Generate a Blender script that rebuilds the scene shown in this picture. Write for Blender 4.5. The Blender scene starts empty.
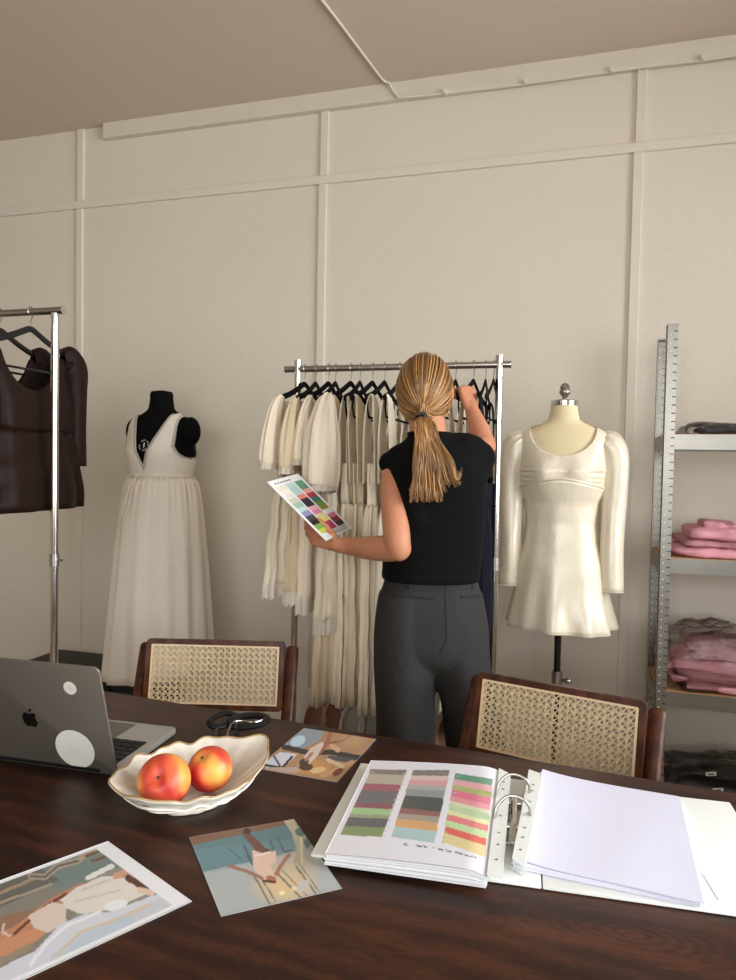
import bpy, bmesh, math, random
from mathutils import Vector, Matrix, noise
from mathutils.bvhtree import BVHTree
random.seed(7)
PI=math.pi; sin=math.sin; cos=math.cos
C=bpy.context.scene.collection
V=Vector

# ---------------------------------------------------------------- camera
F=708.0; PITCH=math.radians(2.01); ROLL=math.radians(1.06); YAW=math.radians(16.52); EYE=1.325
_cy,_sy,_cp,_sp=cos(YAW),sin(YAW),cos(PITCH),sin(PITCH)
FWD=V((-_sy*_cp,_cy*_cp,-_sp)); RIGHT=V((_cy,_sy,0)); UP=RIGHT.cross(FWD); ORG=V((0,0,EYE))
def ray(x,y):
    a=x-368;b=490-y;c,s=cos(ROLL),sin(ROLL)
    return FWD+RIGHT*((a*c-b*s)/F)+UP*((a*s+b*c)/F)
def at_y(x,y,yw): d=ray(x,y); return ORG+d*(yw/d.y)
def at_z(x,y,z): d=ray(x,y); return ORG+d*((z-EYE)/d.z)
def at_d(x,y,dep): return ORG+ray(x,y)*dep
def to_px(P):
    P=P-ORG; z=P.dot(FWD); u=P.dot(RIGHT)*F/z; v=P.dot(UP)*F/z; c,s=cos(ROLL),sin(ROLL)
    return 368+u*c+v*s, 490-(-u*s+v*c)
cd=bpy.data.cameras.new('camera'); cam=bpy.data.objects.new('camera',cd); C.objects.link(cam)
cd.sensor_fit='VERTICAL'; cd.sensor_height=36; cd.lens=F/980*36; cd.clip_start=.05
c_,s_=cos(ROLL),sin(ROLL)
cx=RIGHT*c_+UP*s_; cyv=UP*c_-RIGHT*s_
# image content turned clockwise: the camera is turned the other way
R3=Matrix((cx,cyv,-FWD)).transposed()
cam.matrix_world=Matrix.Translation(ORG)@R3.to_4x4()
bpy.context.scene.camera=cam

# ---------------------------------------------------------------- materials
def lin(c):
    c=c/255.0
    return c/12.92 if c<=.04045 else ((c+.055)/1.055)**2.4
def S(r,g,b): return (lin(r),lin(g),lin(b),1)
_m={}
def mat(name,col,rough=.6,metal=0,noise_amt=0,nscale=20,bump=0,bscale=60,spec=.5,sheen=0,trans=0,stretch=(1,1,1),alpha=1,coat=0,sss=0,ior=1.45,bdist=.002):
    if name in _m: return _m[name]
    m=bpy.data.materials.new(name); m.use_nodes=True; nt=m.node_tree; N=nt.nodes; L=nt.links
    b=N['Principled BSDF']; b.inputs['Base Color'].default_value=col; b.inputs['Roughness'].default_value=rough
    b.inputs['Metallic'].default_value=metal; b.inputs['Specular IOR Level'].default_value=spec
    b.inputs['Sheen Weight'].default_value=sheen; b.inputs['Transmission Weight'].default_value=trans
    b.inputs['Alpha'].default_value=alpha; b.inputs['Coat Weight'].default_value=coat; b.inputs['IOR'].default_value=ior
    if sss: b.inputs['Subsurface Weight'].default_value=sss; b.inputs['Subsurface Radius'].default_value=(.02,.008,.004); b.inputs['Subsurface Scale'].default_value=.4
    tc=N.new('ShaderNodeTexCoord'); mp=N.new('ShaderNodeMapping'); mp.inputs['Scale'].default_value=stretch
    L.new(tc.outputs['Object'],mp.inputs['Vector'])
    if noise_amt:
        n=N.new('ShaderNodeTexNoise'); n.inputs['Scale'].default_value=nscale; n.inputs['Detail'].default_value=5
        L.new(mp.outputs[0],n.inputs['Vector'])
        hs=N.new('ShaderNodeMix'); hs.data_type='RGBA'; hs.inputs['A'].default_value=tuple(max(0,c*(1-noise_amt)) for c in col[:3])+(1,)
        hs.inputs['B'].default_value=tuple(min(1,c*(1+noise_amt)) for c in col[:3])+(1,)
        L.new(n.outputs['Fac'],hs.inputs['Factor']); L.new(hs.outputs['Result'],b.inputs['Base Color'])
    if bump:
        n2=N.new('ShaderNodeTexNoise'); n2.inputs['Scale'].default_value=bscale; n2.inputs['Detail'].default_value=4
        L.new(mp.outputs[0],n2.inputs['Vector']); bp=N.new('ShaderNodeBump'); bp.inputs['Strength'].default_value=bump; bp.inputs['Distance'].default_value=bdist
        L.new(n2.outputs['Fac'],bp.inputs['Height']); L.new(bp.outputs[0],b.inputs['Normal'])
    _m[name]=m; return m
def attr_mat(name,rough=.5,spec=.5,coat=0):
    m=bpy.data.materials.new(name); m.use_nodes=True; nt=m.node_tree; b=nt.nodes['Principled BSDF']
    a=nt.nodes.new('ShaderNodeAttribute'); a.attribute_name='Col'; nt.links.new(a.outputs['Color'],b.inputs['Base Color'])
    b.inputs['Roughness'].default_value=rough; b.inputs['Specular IOR Level'].default_value=spec; b.inputs['Coat Weight'].default_value=coat
    return m
def wood_mat(name,dark,mid,light,rough=.35,scale=6,stretch=(1,9,9),ringy=.5,coat=0,bump=.08,ring_at=None):
    m=bpy.data.materials.new(name); m.use_nodes=True; nt=m.node_tree; N=nt.nodes; L=nt.links; b=N['Principled BSDF']
    tc=N.new('ShaderNodeTexCoord'); mp=N.new('ShaderNodeMapping'); mp.inputs['Scale'].default_value=stretch
    L.new(tc.outputs['Object'],mp.inputs['Vector'])
    n=N.new('ShaderNodeTexNoise'); n.inputs['Scale'].default_value=scale*.35; n.inputs['Detail'].default_value=6; n.inputs['Distortion'].default_value=1.2
    L.new(mp.outputs[0],n.inputs['Vector'])
    w=N.new('ShaderNodeTexNoise'); w.inputs['Scale'].default_value=scale*2.5; w.inputs['Detail'].default_value=8; w.inputs['Distortion'].default_value=2.5
    L.new(mp.outputs[0],w.inputs['Vector'])
    wv=N.new('ShaderNodeTexWave'); wv.bands_direction='Y'; wv.inputs['Scale'].default_value=scale*.25; wv.inputs['Distortion'].default_value=7; wv.inputs['Detail'].default_value=3; wv.inputs['Detail Scale'].default_value=1.2
    L.new(mp.outputs[0],wv.inputs['Vector'])
    a=N.new('ShaderNodeMath'); a.operation='MULTIPLY_ADD'; L.new(w.outputs['Fac'],a.inputs[0]); a.inputs[1].default_value=.45
    L.new(n.outputs['Fac'],a.inputs[2])
    a2=N.new('ShaderNodeMath'); a2.operation='MULTIPLY_ADD'; L.new(wv.outputs['Fac'],a2.inputs[0]); a2.inputs[1].default_value=.22*ringy*2; L.new(a.outputs[0],a2.inputs[2])
    out=a2
    if ring_at:
        # a knot with oval growth rings in the plank
        m2=N.new('ShaderNodeMapping'); m2.inputs['Location'].default_value=(-ring_at[0]*1.0,-ring_at[1]*2.2,0); m2.inputs['Scale'].default_value=(1,2.2,0)
        L.new(tc.outputs['Object'],m2.inputs['Vector'])
        rw=N.new('ShaderNodeTexWave'); rw.wave_type='RINGS'; rw.rings_direction='Z'; rw.inputs['Scale'].default_value=16; rw.inputs['Distortion'].default_value=6; rw.inputs['Detail'].default_value=3
        L.new(m2.outputs[0],rw.inputs['Vector'])
        ln=N.new('ShaderNodeVectorMath'); ln.operation='LENGTH'; L.new(m2.outputs[0],ln.inputs[0])
        mr=N.new('ShaderNodeMapRange'); mr.inputs['From Min'].default_value=.02; mr.inputs['From Max'].default_value=.22; mr.inputs['To Min'].default_value=.2; mr.inputs['To Max'].default_value=0
        L.new(ln.outputs['Value'],mr.inputs['Value'])
        mm=N.new('ShaderNodeMath'); mm.operation='MULTIPLY'; L.new(rw.outputs['Fac'],mm.inputs[0]); L.new(mr.outputs[0],mm.inputs[1])
        a3=N.new('ShaderNodeMath'); a3.operation='ADD'; L.new(a2.outputs[0],a3.inputs[0]); L.new(mm.outputs[0],a3.inputs[1]); out=a3
    r=N.new('ShaderNodeValToRGB'); e=r.color_ramp.elements; e[0].position=.5; e[0].color=dark; e[1].position=1.15 if False else 1.0; e[1].color=light
    k=r.color_ramp.elements.new(.75); k.color=mid
    L.new(out.outputs[0],r.inputs['Fac']); L.new(r.outputs['Color'],b.inputs['Base Color'])
    b.inputs['Roughness'].default_value=rough; b.inputs['Coat Weight'].default_value=coat; b.inputs['Coat Roughness'].default_value=.25; b.inputs['Specular IOR Level'].default_value=.3
    bp=N.new('ShaderNodeBump'); bp.inputs['Strength'].default_value=bump; bp.inputs['Distance'].default_value=.001; L.new(w.outputs['Fac'],bp.inputs['Height']); L.new(bp.outputs[0],b.inputs['Normal'])
    return m

# ---------------------------------------------------------------- mesh builder
class MB:
    def __init__(s): s.v=[]; s.f=[]; s.mi=[]; s.c=[]; s.col=None; s.m=0; s.M=None
    def add(s,vs,fs,col=None):
        o=len(s.v)
        if s.M: vs=[s.M@V(v) for v in vs]
        s.v+= [tuple(v) for v in vs]; s.f+=[tuple(i+o for i in f) for f in fs]; s.mi+=[s.m]*len(fs)
        s.c+=[col or s.col or (1,1,1,1)]*len(fs)
        return s
    def box(s,c,d,rot=None,bev=0):
        x,y,z=d[0]/2,d[1]/2,d[2]/2
        if bev:
            bm=bmesh.new(); bmesh.ops.create_cube(bm,size=1); bmesh.ops.scale(bm,vec=d,verts=bm.verts)
            bmesh.ops.bevel(bm,geom=bm.edges[:],offset=min(bev,min(d)*.45),segments=2,affect='EDGES',profile=.6)
            vs=[v.co.copy() for v in bm.verts]; bm.verts.index_update(); fs=[tuple(v.index for v in f.verts) for f in bm.faces]; bm.free()
        else:
            vs=[V((a,b,e)) for a in (-x,x) for b in (-y,y) for e in (-z,z)]
            fs=[(0,1,3,2),(4,6,7,5),(0,4,5,1),(2,3,7,6),(0,2,6,4),(1,5,7,3)]
        if rot is not None: vs=[rot@v for v in vs]
        return s.add([v+V(c) for v in vs],fs)
    def box2(s,a,b,bev=0): 
        a=V(a);b=V(b); return s.box((a+b)/2,[abs(t) for t in (b-a)],bev=bev)
    def bar(s,p,q,w,h,up=(0,0,1),bev=0):
        p=V(p);q=V(q); d=(q-p); L=d.length; d.normalize(); u=V(up); sx=d.cross(u).normalized(); u2=sx.cross(d)
        R=Matrix((d,sx,u2)).transposed(); return s.box((p+q)/2,(L,w,h),rot=R,bev=bev)
    def tube(s,pts,r,n=10,cap=True,closed=False,up=None,ry=None,fold=None,col=None):
        pts=[V(p) for p in pts]; K=len(pts); rr=r if hasattr(r,'__len__') else [r]*K
        r2=(ry if hasattr(ry,'__len__') else [ry]*K) if ry is not None else rr
        vs=[];fs=[]; ref=V(up) if up else None; prev=None
        for i,p in enumerate(pts):
            if closed: t=pts[(i+1)%K]-pts[i-1]
            else: t=pts[min(i+1,K-1)]-pts[max(i-1,0)]
            t.normalize()
            if ref is not None: a=ref-t*ref.dot(t)
            elif prev is None:
                a=V((0,0,1)) if abs(t.z)<.9 else V((1,0,0)); a=a-t*a.dot(t)
            else: a=prev-t*prev.dot(t)
            a.normalize(); prev=a; b=t.cross(a)
            for j in range(n):
                th=2*PI*j/n; k=1
                if fold: k=1+fold(i/(K-1.),th)
                vs.append(p+(a*(cos(th)*rr[i])+b*(sin(th)*r2[i]))*k)
        for i in range(K if closed else K-1):
            for j in range(n):
                a0=i*n+j;a1=i*n+(j+1)%n;b0=((i+1)%K)*n+j;b1=((i+1)%K)*n+(j+1)%n
                fs.append((a0,a1,b1,b0))
        if cap and not closed:
            fs.append(tuple(range(n))[::-1]); fs.append(tuple((K-1)*n+j for j in range(n)))
        return s.add(vs,fs,col)
    def cyl(s,p,q,r,r2=None,n=16): return s.tube([p,q],[r,r if r2 is None else r2],n)
    def rings(s,rings,cap=(True,True)):
        n=len(rings[0]); vs=[p for r in rings for p in r]; fs=[]
        for i in range(len(rings)-1):
            for j in range(n): fs.append((i*n+j,i*n+(j+1)%n,(i+1)*n+(j+1)%n,(i+1)*n+j))
        if cap[0]: fs.append(tuple(range(n))[::-1])
        if cap[1]: fs.append(tuple((len(rings)-1)*n+j for j in range(n)))
        return s.add(vs,fs)
    def lathe(s,prof,n=24,c=(0,0,0)):
        return s.rings([[V(c)+V((r*cos(2*PI*j/n),r*sin(2*PI*j/n),z)) for j in range(n)] for r,z in prof])
    def ell(s,c,r,n=16,m=10,rot=None):
        R=[]
        for i in range(m+1):
            ph=-PI/2+PI*i/m
            ring=[V((max(cos(ph),.02)*cos(2*PI*j/n)*r[0],max(cos(ph),.02)*sin(2*PI*j/n)*r[1],sin(ph)*r[2])) for j in range(n)]
            if rot is not None: ring=[rot@p for p in ring]
            R.append([p+V(c) for p in ring])
        return s.rings(R)
    def grid(s,G,close=False,flip=False):
        nr=len(G);nc=len(G[0]); vs=[p for r in G for p in r]; fs=[]
        for i in range(nr-1):
            for j in range(nc-1):
                f=(i*nc+j,i*nc+j+1,(i+1)*nc+j+1,(i+1)*nc+j); fs.append(f[::-1] if flip else f)
        return s.add(vs,fs)
    def prism(s,pts,z0,z1):
        n=len(pts); vs=[V((x,y,z0)) for x,y in pts]+[V((x,y,z1)) for x,y in pts]
        fs=[tuple(range(n))[::-1],tuple(range(n,2*n))]+[(i,(i+1)%n,n+(i+1)%n,n+i) for i in range(n)]
        return s.add(vs,fs)
    def mesh(s,name,mats=(),smooth=True,colors=False):
        me=bpy.data.meshes.new(name); me.from_pydata(s.v,[],s.f)
        for m in (mats if hasattr(mats,'__len__') else [mats]): me.materials.append(m)
        me.polygons.foreach_set('material_index',s.mi); me.polygons.foreach_set('use_smooth',[smooth]*len(s.f))
        if colors:
            at=me.color_attributes.new('Col','FLOAT_COLOR','CORNER'); buf=[]
            for p,c in zip(me.polygons,s.c): buf+=list(c)*p.loop_total
            at.data.foreach_set('color',buf)
        me.update(); return me
def autosmooth(me,ang=35):
    bm=bmesh.new(); bm.from_mesh(me); bmesh.ops.recalc_face_normals(bm,faces=bm.faces[:])
    for e in bm.edges:
        if len(e.link_faces)==2 and e.calc_face_angle(0)>math.radians(ang): e.smooth=False
    bm.to_mesh(me); bm.free()
def weld(me,d=.0004):
    bm=bmesh.new(); bm.from_mesh(me); bmesh.ops.remove_doubles(bm,verts=bm.verts[:],dist=d); bm.to_mesh(me); bm.free()
def build(mb,name,mats,parent=None,smooth=True,colors=False,world=False,thick=0,label=None,fix=True,sub=0):
    if world and parent is not None:
        Mi=(Matrix.Translation(parent.location)@Matrix.Rotation(parent.rotation_euler.z,4,'Z')).inverted()
        p=parent.parent
        mb.v=[tuple(Mi@V(v)) for v in mb.v]
    me=mb.mesh(name,mats,smooth,colors)
    if thick: weld(me)
    if fix: autosmooth(me)
    o=bpy.data.objects.new(name,me); C.objects.link(o)
    if parent is not None: o.parent=parent
    if thick:
        md=o.modifiers.new('solid','SOLIDIFY'); md.thickness=thick; md.offset=-1
    if sub:
        md=o.modifiers.new('sub','SUBSURF'); md.levels=sub; md.render_levels=sub
    if label: o['label']=label
    return o
def thing(name,label,cat,loc=(0,0,0),rotz=0,group=None):
    o=bpy.data.objects.new(name,None); C.objects.link(o); o.location=loc; o.rotation_euler=(0,0,rotz); o.empty_display_size=.05
    o['label']=label; o['category']=cat
    if group: o['group']=group
    return o
def tag(o,label,cat,group=None):
    o['label']=label; o['category']=cat
    if group: o['group']=group
    return o
def struct(mb,name,m,smooth=False,parent=None):
    o=build(mb,name,m,parent,smooth=smooth)
    if parent is None: o['kind']='structure'
    return o
def copy_tree(o,parent=None):
    c=o.copy(); C.objects.link(c)
    if parent is not None: c.parent=parent
    for ch in list(o.children): copy_tree(ch,c)
    return c
def interp(tab,z):
    if z<=tab[0][0]: return tab[0][1:]
    for a,b in zip(tab,tab[1:]):
        if z<=b[0]:
            t=(z-a[0])/(b[0]-a[0]); t=t*t*(3-2*t) if len(a)>9 else t
            return tuple(p+(q-p)*t for p,q in zip(a[1:],b[1:]))
    return tab[-1][1:]
def smooth_path(pts,n=6):
    pts=[V(p) for p in pts]; out=[]
    for i in range(len(pts)-1):
        p0=pts[max(i-1,0)];p1=pts[i];p2=pts[i+1];p3=pts[min(i+2,len(pts)-1)]
        for k in range(n):
            t=k/n; out.append(.5*((2*p1)+(p2-p0)*t+(2*p0-5*p1+4*p2-p3)*t*t+(3*p1-p0-3*p2+p3)*t**3))
    out.append(pts[-1]); return out
def spl(vals,n=6):
    o=smooth_path([V((v,0,0)) for v in vals],n); return [p.x for p in o]
def fuse(mb,name,m,parent,voxel=.005,smooth_it=3,world=True,disp=None):
    """grow one continuous skin out of overlapping volumes"""
    if world and parent is not None:
        Mi=(Matrix.Translation(parent.location)@Matrix.Rotation(parent.rotation_euler.z,4,'Z')).inverted()
        mb.v=[tuple(Mi@V(v)) for v in mb.v]
    me=mb.mesh('tmp',m)
    o=bpy.data.objects.new('tmp',me); C.objects.link(o)
    md=o.modifiers.new('r','REMESH'); md.mode='VOXEL'; md.voxel_size=voxel; md.use_smooth_shade=True
    sm=o.modifiers.new('s','SMOOTH'); sm.iterations=smooth_it; sm.factor=.5
    dg=bpy.context.evaluated_depsgraph_get(); ev=o.evaluated_get(dg)
    m2=bpy.data.meshes.new_from_object(ev); bpy.data.objects.remove(o)
    m2.name=name; m2.materials.clear(); m2.materials.append(m)
    if disp:
        for v in m2.vertices: v.co=V(v.co)+disp(V(v.co),V(v.normal))
    m2.polygons.foreach_set('use_smooth',[True]*len(m2.polygons)); m2.update()
    ob=bpy.data.objects.new(name,m2); C.objects.link(ob)
    if parent is not None: ob.parent=parent
    return ob
def tree_of(ob):
    me=ob.data; Mw=Matrix.Identity(4)
    p=ob.parent
    if p is not None: Mw=Matrix.Translation(p.location)@Matrix.Rotation(p.rotation_euler.z,4,'Z')
    return BVHTree.FromPolygons([Mw@v.co for v in me.vertices],[tuple(q.vertices) for q in me.polygons])
def drape(tree,px,py,off=.002):
    d=ray(px,py).normalized(); h=tree.ray_cast(ORG,d)
    return (h[0]+h[1]*off*(1 if h[1].dot(d)<0 else -1)) if h[0] is not None else None

# ---------------------------------------------------------------- palette
M_wall=mat('wall_paint',S(216,208,194),.68,noise_amt=.035,nscale=2.2,bump=.5,bscale=30,bdist=.003)
M_trim=mat('batten_paint',S(216,209,196),.55,bump=.2,bscale=30)
M_corn=mat('cornice_paint',S(212,205,188),.55,noise_amt=.05,nscale=9)
M_ceil=mat('ceiling_paint',S(206,191,177),.75,noise_amt=.03,nscale=1.5,bump=.2,bscale=10)
M_floor=wood_mat('floor_wood',S(112,92,70),S(150,128,100),S(176,152,122),.4,3,(1,8,8))
M_table=wood_mat('table_wood',S(30,14,8),S(46,22,13),S(76,40,23),.42,7,(1,4,4),.3,coat=.0,ring_at=(.43,-.03))
M_chairw=wood_mat('chair_wood',S(44,22,14),S(72,38,24),S(100,58,36),.38,9,(6,6,1.2),.3)
M_cane=mat('cane',S(226,204,166),.5,noise_amt=.18,nscale=40)
M_cane_edge=mat('cane_binding',S(226,200,165),.5)
M_chrome=mat('chrome',S(205,203,200),.16,1)
M_chrome_dull=mat('brushed_chrome',S(175,172,166),.3,1)
M_galv=mat('galvanised_steel',S(136,134,128),.34,1,noise_amt=.12,nscale=14)
M_black=mat('black_velvet',S(10,10,11),.9,sheen=.0,spec=.2)
M_blackpl=mat('black_plastic',S(18,18,20),.3)
M_blackbox=mat('black_case',S(30,32,29),.6)
M_linen=mat('cream_linen',S(240,232,220),.85,noise_amt=.05,nscale=120,bump=.4,bscale=160,stretch=(1,1,.4))
M_linen2=mat('ivory_cotton',S(240,229,209),.8,noise_amt=.04,nscale=30,bump=.45,bscale=38,bdist=.006)
M_linen3=mat('ecru_linen',S(224,208,180),.85,noise_amt=.05,nscale=90,bump=.4,bscale=55,bdist=.004)
M_lace=mat('lace',S(236,228,214),.9,bump=1,bscale=220,bdist=.004,alpha=.9)
M_satin=mat('ivory_satin',S(232,222,200),.27,spec=.75,bump=.5,bscale=9,bdist=.02,stretch=(1,1,.6))
M_form=mat('form_linen',S(226,210,172),.75,noise_amt=.03,nscale=200)
M_formblk=mat('black_jersey',S(12,12,13),.95,spec=.15)
M_brown=mat('brown_satin',S(30,13,7),.6,spec=.25,bump=.5,bscale=9,bdist=.015)
M_navy=mat('navy_crepe',S(7,8,24),.85,spec=.25,bump=.2,bscale=20)
M_skin=mat('skin',S(190,130,98),.5,sss=.15,noise_amt=.05,nscale=18)
M_knit=mat('black_knit',S(8,8,9),.92,spec=.2,bump=.5,bscale=260)
M_trous=mat('charcoal_wool',S(49,48,47),.85,spec=.25,noise_amt=.06,nscale=160,bump=.25,bscale=22,bdist=.006)
M_alu=mat('space_grey',S(128,121,112),.55,.7)
M_alu2=mat('silver_deck',S(178,176,170),.4,.6)
M_key=mat('keycap',S(24,24,26),.5)
M_mirrorblk=mat('gloss_black',S(20,16,16),.12)
M_stick=mat('sticker_paper',S(226,224,216),.6,noise_amt=.03,nscale=60)
M_ceram=mat('glazed_ceramic',S(226,220,206),.14,noise_amt=.12,nscale=22,bump=.5,bscale=28,coat=.4,bdist=.004)
M_rim=mat('ceramic_rim',S(170,140,95),.25)
M_paper=mat('white_paper',S(236,238,240),.55)
M_lav=mat('lavender_paper',S(226,226,246),.5,bump=.25,bscale=9,bdist=.006)
M_cover=mat('binder_cover',S(244,248,244),.4)
M_sleeve=mat('plastic_strip',S(242,246,243),.3)
M_pink=mat('pink_cotton',S(226,160,172),.75,noise_amt=.15,nscale=10,bump=.6,bscale=24,bdist=.01)
M_pinkd=mat('dusty_pink_cotton',S(196,140,148),.75,noise_amt=.15,nscale=10,bump=.6,bscale=24,bdist=.01)
M_darkc=mat('black_cotton',S(40,41,43),.7,noise_amt=.3,nscale=12,bump=.7,bscale=18,bdist=.01)
M_shoeb=mat('beige_leather',S(220,180,156),.55)
M_shoek=mat('dark_shoe',S(20,18,22),.5)
M_shoew=mat('shoe_edge',S(214,206,196),.6)
M_shoer=mat('red_lining',S(120,26,36),.6)
M_board=mat('white_board',S(214,210,204),.5)
M_tan=wood_mat('chipboard',S(168,128,88),S(190,150,108),S(205,168,126),.6,10,(1,1,1),.1)
def plastic(name,tint=(1,1,1,1),a=.16):
    m=bpy.data.materials.new(name); m.use_nodes=True; nt=m.node_tree; N=nt.nodes; L=nt.links
    for n in list(N): N.remove(n)
    o=N.new('ShaderNodeOutputMaterial'); t=N.new('ShaderNodeBsdfTransparent'); g=N.new('ShaderNodeBsdfGlossy'); g.inputs['Roughness'].default_value=.14
    mx=N.new('ShaderNodeMixShader'); fr=N.new('ShaderNodeFresnel'); fr.inputs['IOR'].default_value=1.5
    nz=N.new('ShaderNodeTexNoise'); nz.inputs['Scale'].default_value=22; nz.inputs['Detail'].default_value=3; bp=N.new('ShaderNodeBump'); bp.inputs['Strength'].default_value=.6; bp.inputs['Distance'].default_value=.008
    L.new(nz.outputs['Fac'],bp.inputs['Height']); L.new(bp.outputs[0],g.inputs['Normal']); L.new(bp.outputs[0],fr.inputs['Normal'])
    t.inputs['Color'].default_value=tint
    ad=N.new('ShaderNodeMath'); ad.operation='ADD'; ad.inputs[1].default_value=a*.4; L.new(fr.outputs[0],ad.inputs[0]); L.new(ad.outputs[0],mx.inputs[0])
    L.new(t.outputs[0],mx.inputs[1]); L.new(g.outputs[0],mx.inputs[2]); L.new(mx.outputs[0],o.inputs['Surface']); return m
M_poly=plastic('clear_plastic',a=.06)
M_glass=plastic('window_glass',a=.0)

# ================================================================ ROOM
XL,XR,YF,YB,ZC=-4.4,2.4,-3.0,3.12,3.02
t_=.12
struct(MB().box2((XL-t_,YF-t_,-.1),(XR+t_,YB+t_,0)),'floor',M_floor)
struct(MB().box2((XL-t_,YF-t_,ZC),(XR+t_,YB+t_,ZC+.1)),'ceiling',M_ceil)
struct(MB().box2((XL-t_,YB,0),(XR+t_,YB+t_,ZC)),'wall_back',M_wall)
struct(MB().box2((XL-t_,YF-t_,0),(XL,YB,ZC)),'wall_left',M_wall)
# right wall with a wide window opening
wy0,wy1,wz0,wz1=-.9,2.35,.9,2.65
w=MB(); w.box2((XR,YF-t_,0),(XR+t_,wy0,ZC)); w.box2((XR,wy1,0),(XR+t_,YB,ZC)); w.box2((XR,wy0,0),(XR+t_,wy1,wz0)); w.box2((XR,wy0,wz1),(XR+t_,wy1,ZC))
struct(w,'wall_right',M_wall)
fx0,fx1=-1.3,1.9
w=MB(); w.box2((XL,YF-t_,0),(fx0,YF,ZC)); w.box2((fx1,YF-t_,0),(XR,YF,ZC)); w.box2((fx0,YF-t_,0),(fx1,YF,wz0)); w.box2((fx0,YF-t_,wz1),(fx1,YF,ZC))
struct(w,'wall_front',M_wall)
def window(n,axis,a0,a1,at):
    e=MB(); P=(lambda a,b,z:(at+b,a,z)) if axis=='x' else (lambda a,b,z:(a,at+b,z))
    k=.05
    for (p,q) in (((a0,wz0),(a1,wz0+k)),((a0,wz1-k),(a1,wz1)),((a0,wz0),(a0+k,wz1)),((a1-k,wz0),(a1,wz1))):
        e.box2(P(p[0],-.03,p[1]),P(q[0],.03,q[1]))
    for i in (1,2):
        x=a0+(a1-a0)*i/3; e.box2(P(x-.025,-.03,wz0+.05),P(x+.025,.03,wz1-.05))
    o=struct(e,'window_%d'%n,M_trim)
    g=MB(); g.box2(P(a0+.05,-.003,wz0+.05),P(a1-.05,.003,wz1-.05)); build(g,'window_pane',M_glass,o)
window(1,'x',wy0,wy1,XR+.06); window(2,'y',fx0,fx1,YF-.06)
# battens on the back wall
tz=2.617
n=1
for x in (-3.83,-2.49,-1.157,.209,1.575):
    struct(MB().box2((x-.03,YB-.012,.14),(x+.008,YB+.01,tz),bev=.003),'trim_%d'%n,M_trim); n+=1
    struct(MB().box2((x-.025,YB-.012,tz+.04),(x+.013,YB+.01,ZC),bev=.003),'trim_%d'%n,M_trim); n+=1
struct(MB().box2((XL,YB-.014,tz),(XR,YB+.01,tz+.04),bev=.004),'trim_%d'%n,M_trim); n+=1
cs=at_y(103,131,YB-.03).x
struct(MB().box2((cs,YB-.035,ZC-.075),(XR,YB+.01,ZC+.01),bev=.006),'trim_%d'%n,M_corn); n+=1
w=MB(); w.box2((XL,YB-.018,0),(XR,YB+.01,.12),bev=.004); w.box2((XL,YB-.03,0),(XR,YB,.02))
struct(w,'baseboard_back',M_trim)
# little cracks where the boards meet the batten
# cable on ceiling and cornice
pts=[V((-1.45,YF+.02,3.013)),V((-1.3,-.5,3.013)),V((-1.12,1.2,3.013)),at_z(322,0,3.013),at_z(345,30,3.013),at_z(366,58,3.013),at_z(383,80,3.013)]
e1=V((pts[-1].x+.02,YB-.05,3.012)); pts+=[e1,V((e1.x+.01,YB-.043,2.99)),V((e1.x+.035,YB-.043,2.955)),V((e1.x+.07,YB-.042,2.945))]
for k in range(1,14): pts.append(V((e1.x+.07+k*.24,YB-.03,2.943+.002*sin(k*2.1))))
pth=smooth_path(pts,4)
o=build(MB().tube(pth,.0055,8),'ceiling_cable',M_trim); tag(o,'thin cream cable crossing the ceiling and turning along the beam','cable')
for k in range(6):
    x=e1.x+.25+k*.34
    build(MB().box((x,YB-.037,2.945),(.014,.03,.018),bev=.003),'cable_clip',M_trim,o)

# ================================================================ LIGHT
def area(name,loc,rot,sx,sy,power,col):
    d=bpy.data.lights.new(name,'AREA'); d.shape='RECTANGLE'; d.size=sx; d.size_y=sy; d.energy=power; d.color=col
    o=bpy.data.objects.new(name,d); C.objects.link(o); o.location=loc; o.rotation_euler=rot; return o
area('daylight_right',(XR+.16,(wy0+wy1)/2,(wz0+wz1)/2),(0,math.radians(90),0),wz1-wz0,wy1-wy0,240,(.97,.99,1))
area('daylight_front',((fx0+fx1)/2,YF-.16,(wz0+wz1)/2),(math.radians(90),0,0),fx1-fx0,wz1-wz0,135,(1,.98,.95))
wd=bpy.data.worlds.new('world'); bpy.context.scene.world=wd; wd.use_nodes=True
sk=wd.node_tree.nodes.new('ShaderNodeTexSky'); sk.sky_type='NISHITA'; sk.sun_disc=False; sk.sun_elevation=math.radians(35)
wd.node_tree.links.new(sk.outputs[0],wd.node_tree.nodes['Background'].inputs[0]); wd.node_tree.nodes['Background'].inputs[1].default_value=.12
vs=bpy.context.scene.view_settings; vs.view_transform='Standard'; vs.look='None'; vs.exposure=-.1; vs.gamma=1; vs.use_curve_mapping=False

# ================================================================ TABLE
TZ=.75
t=thing('dining_table','long dark polished wooden table covered with prints and a binder','table',(-.35,.98,0),math.radians(-4.2))
w=MB(); 
L_,W_=1.15,.46
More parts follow.
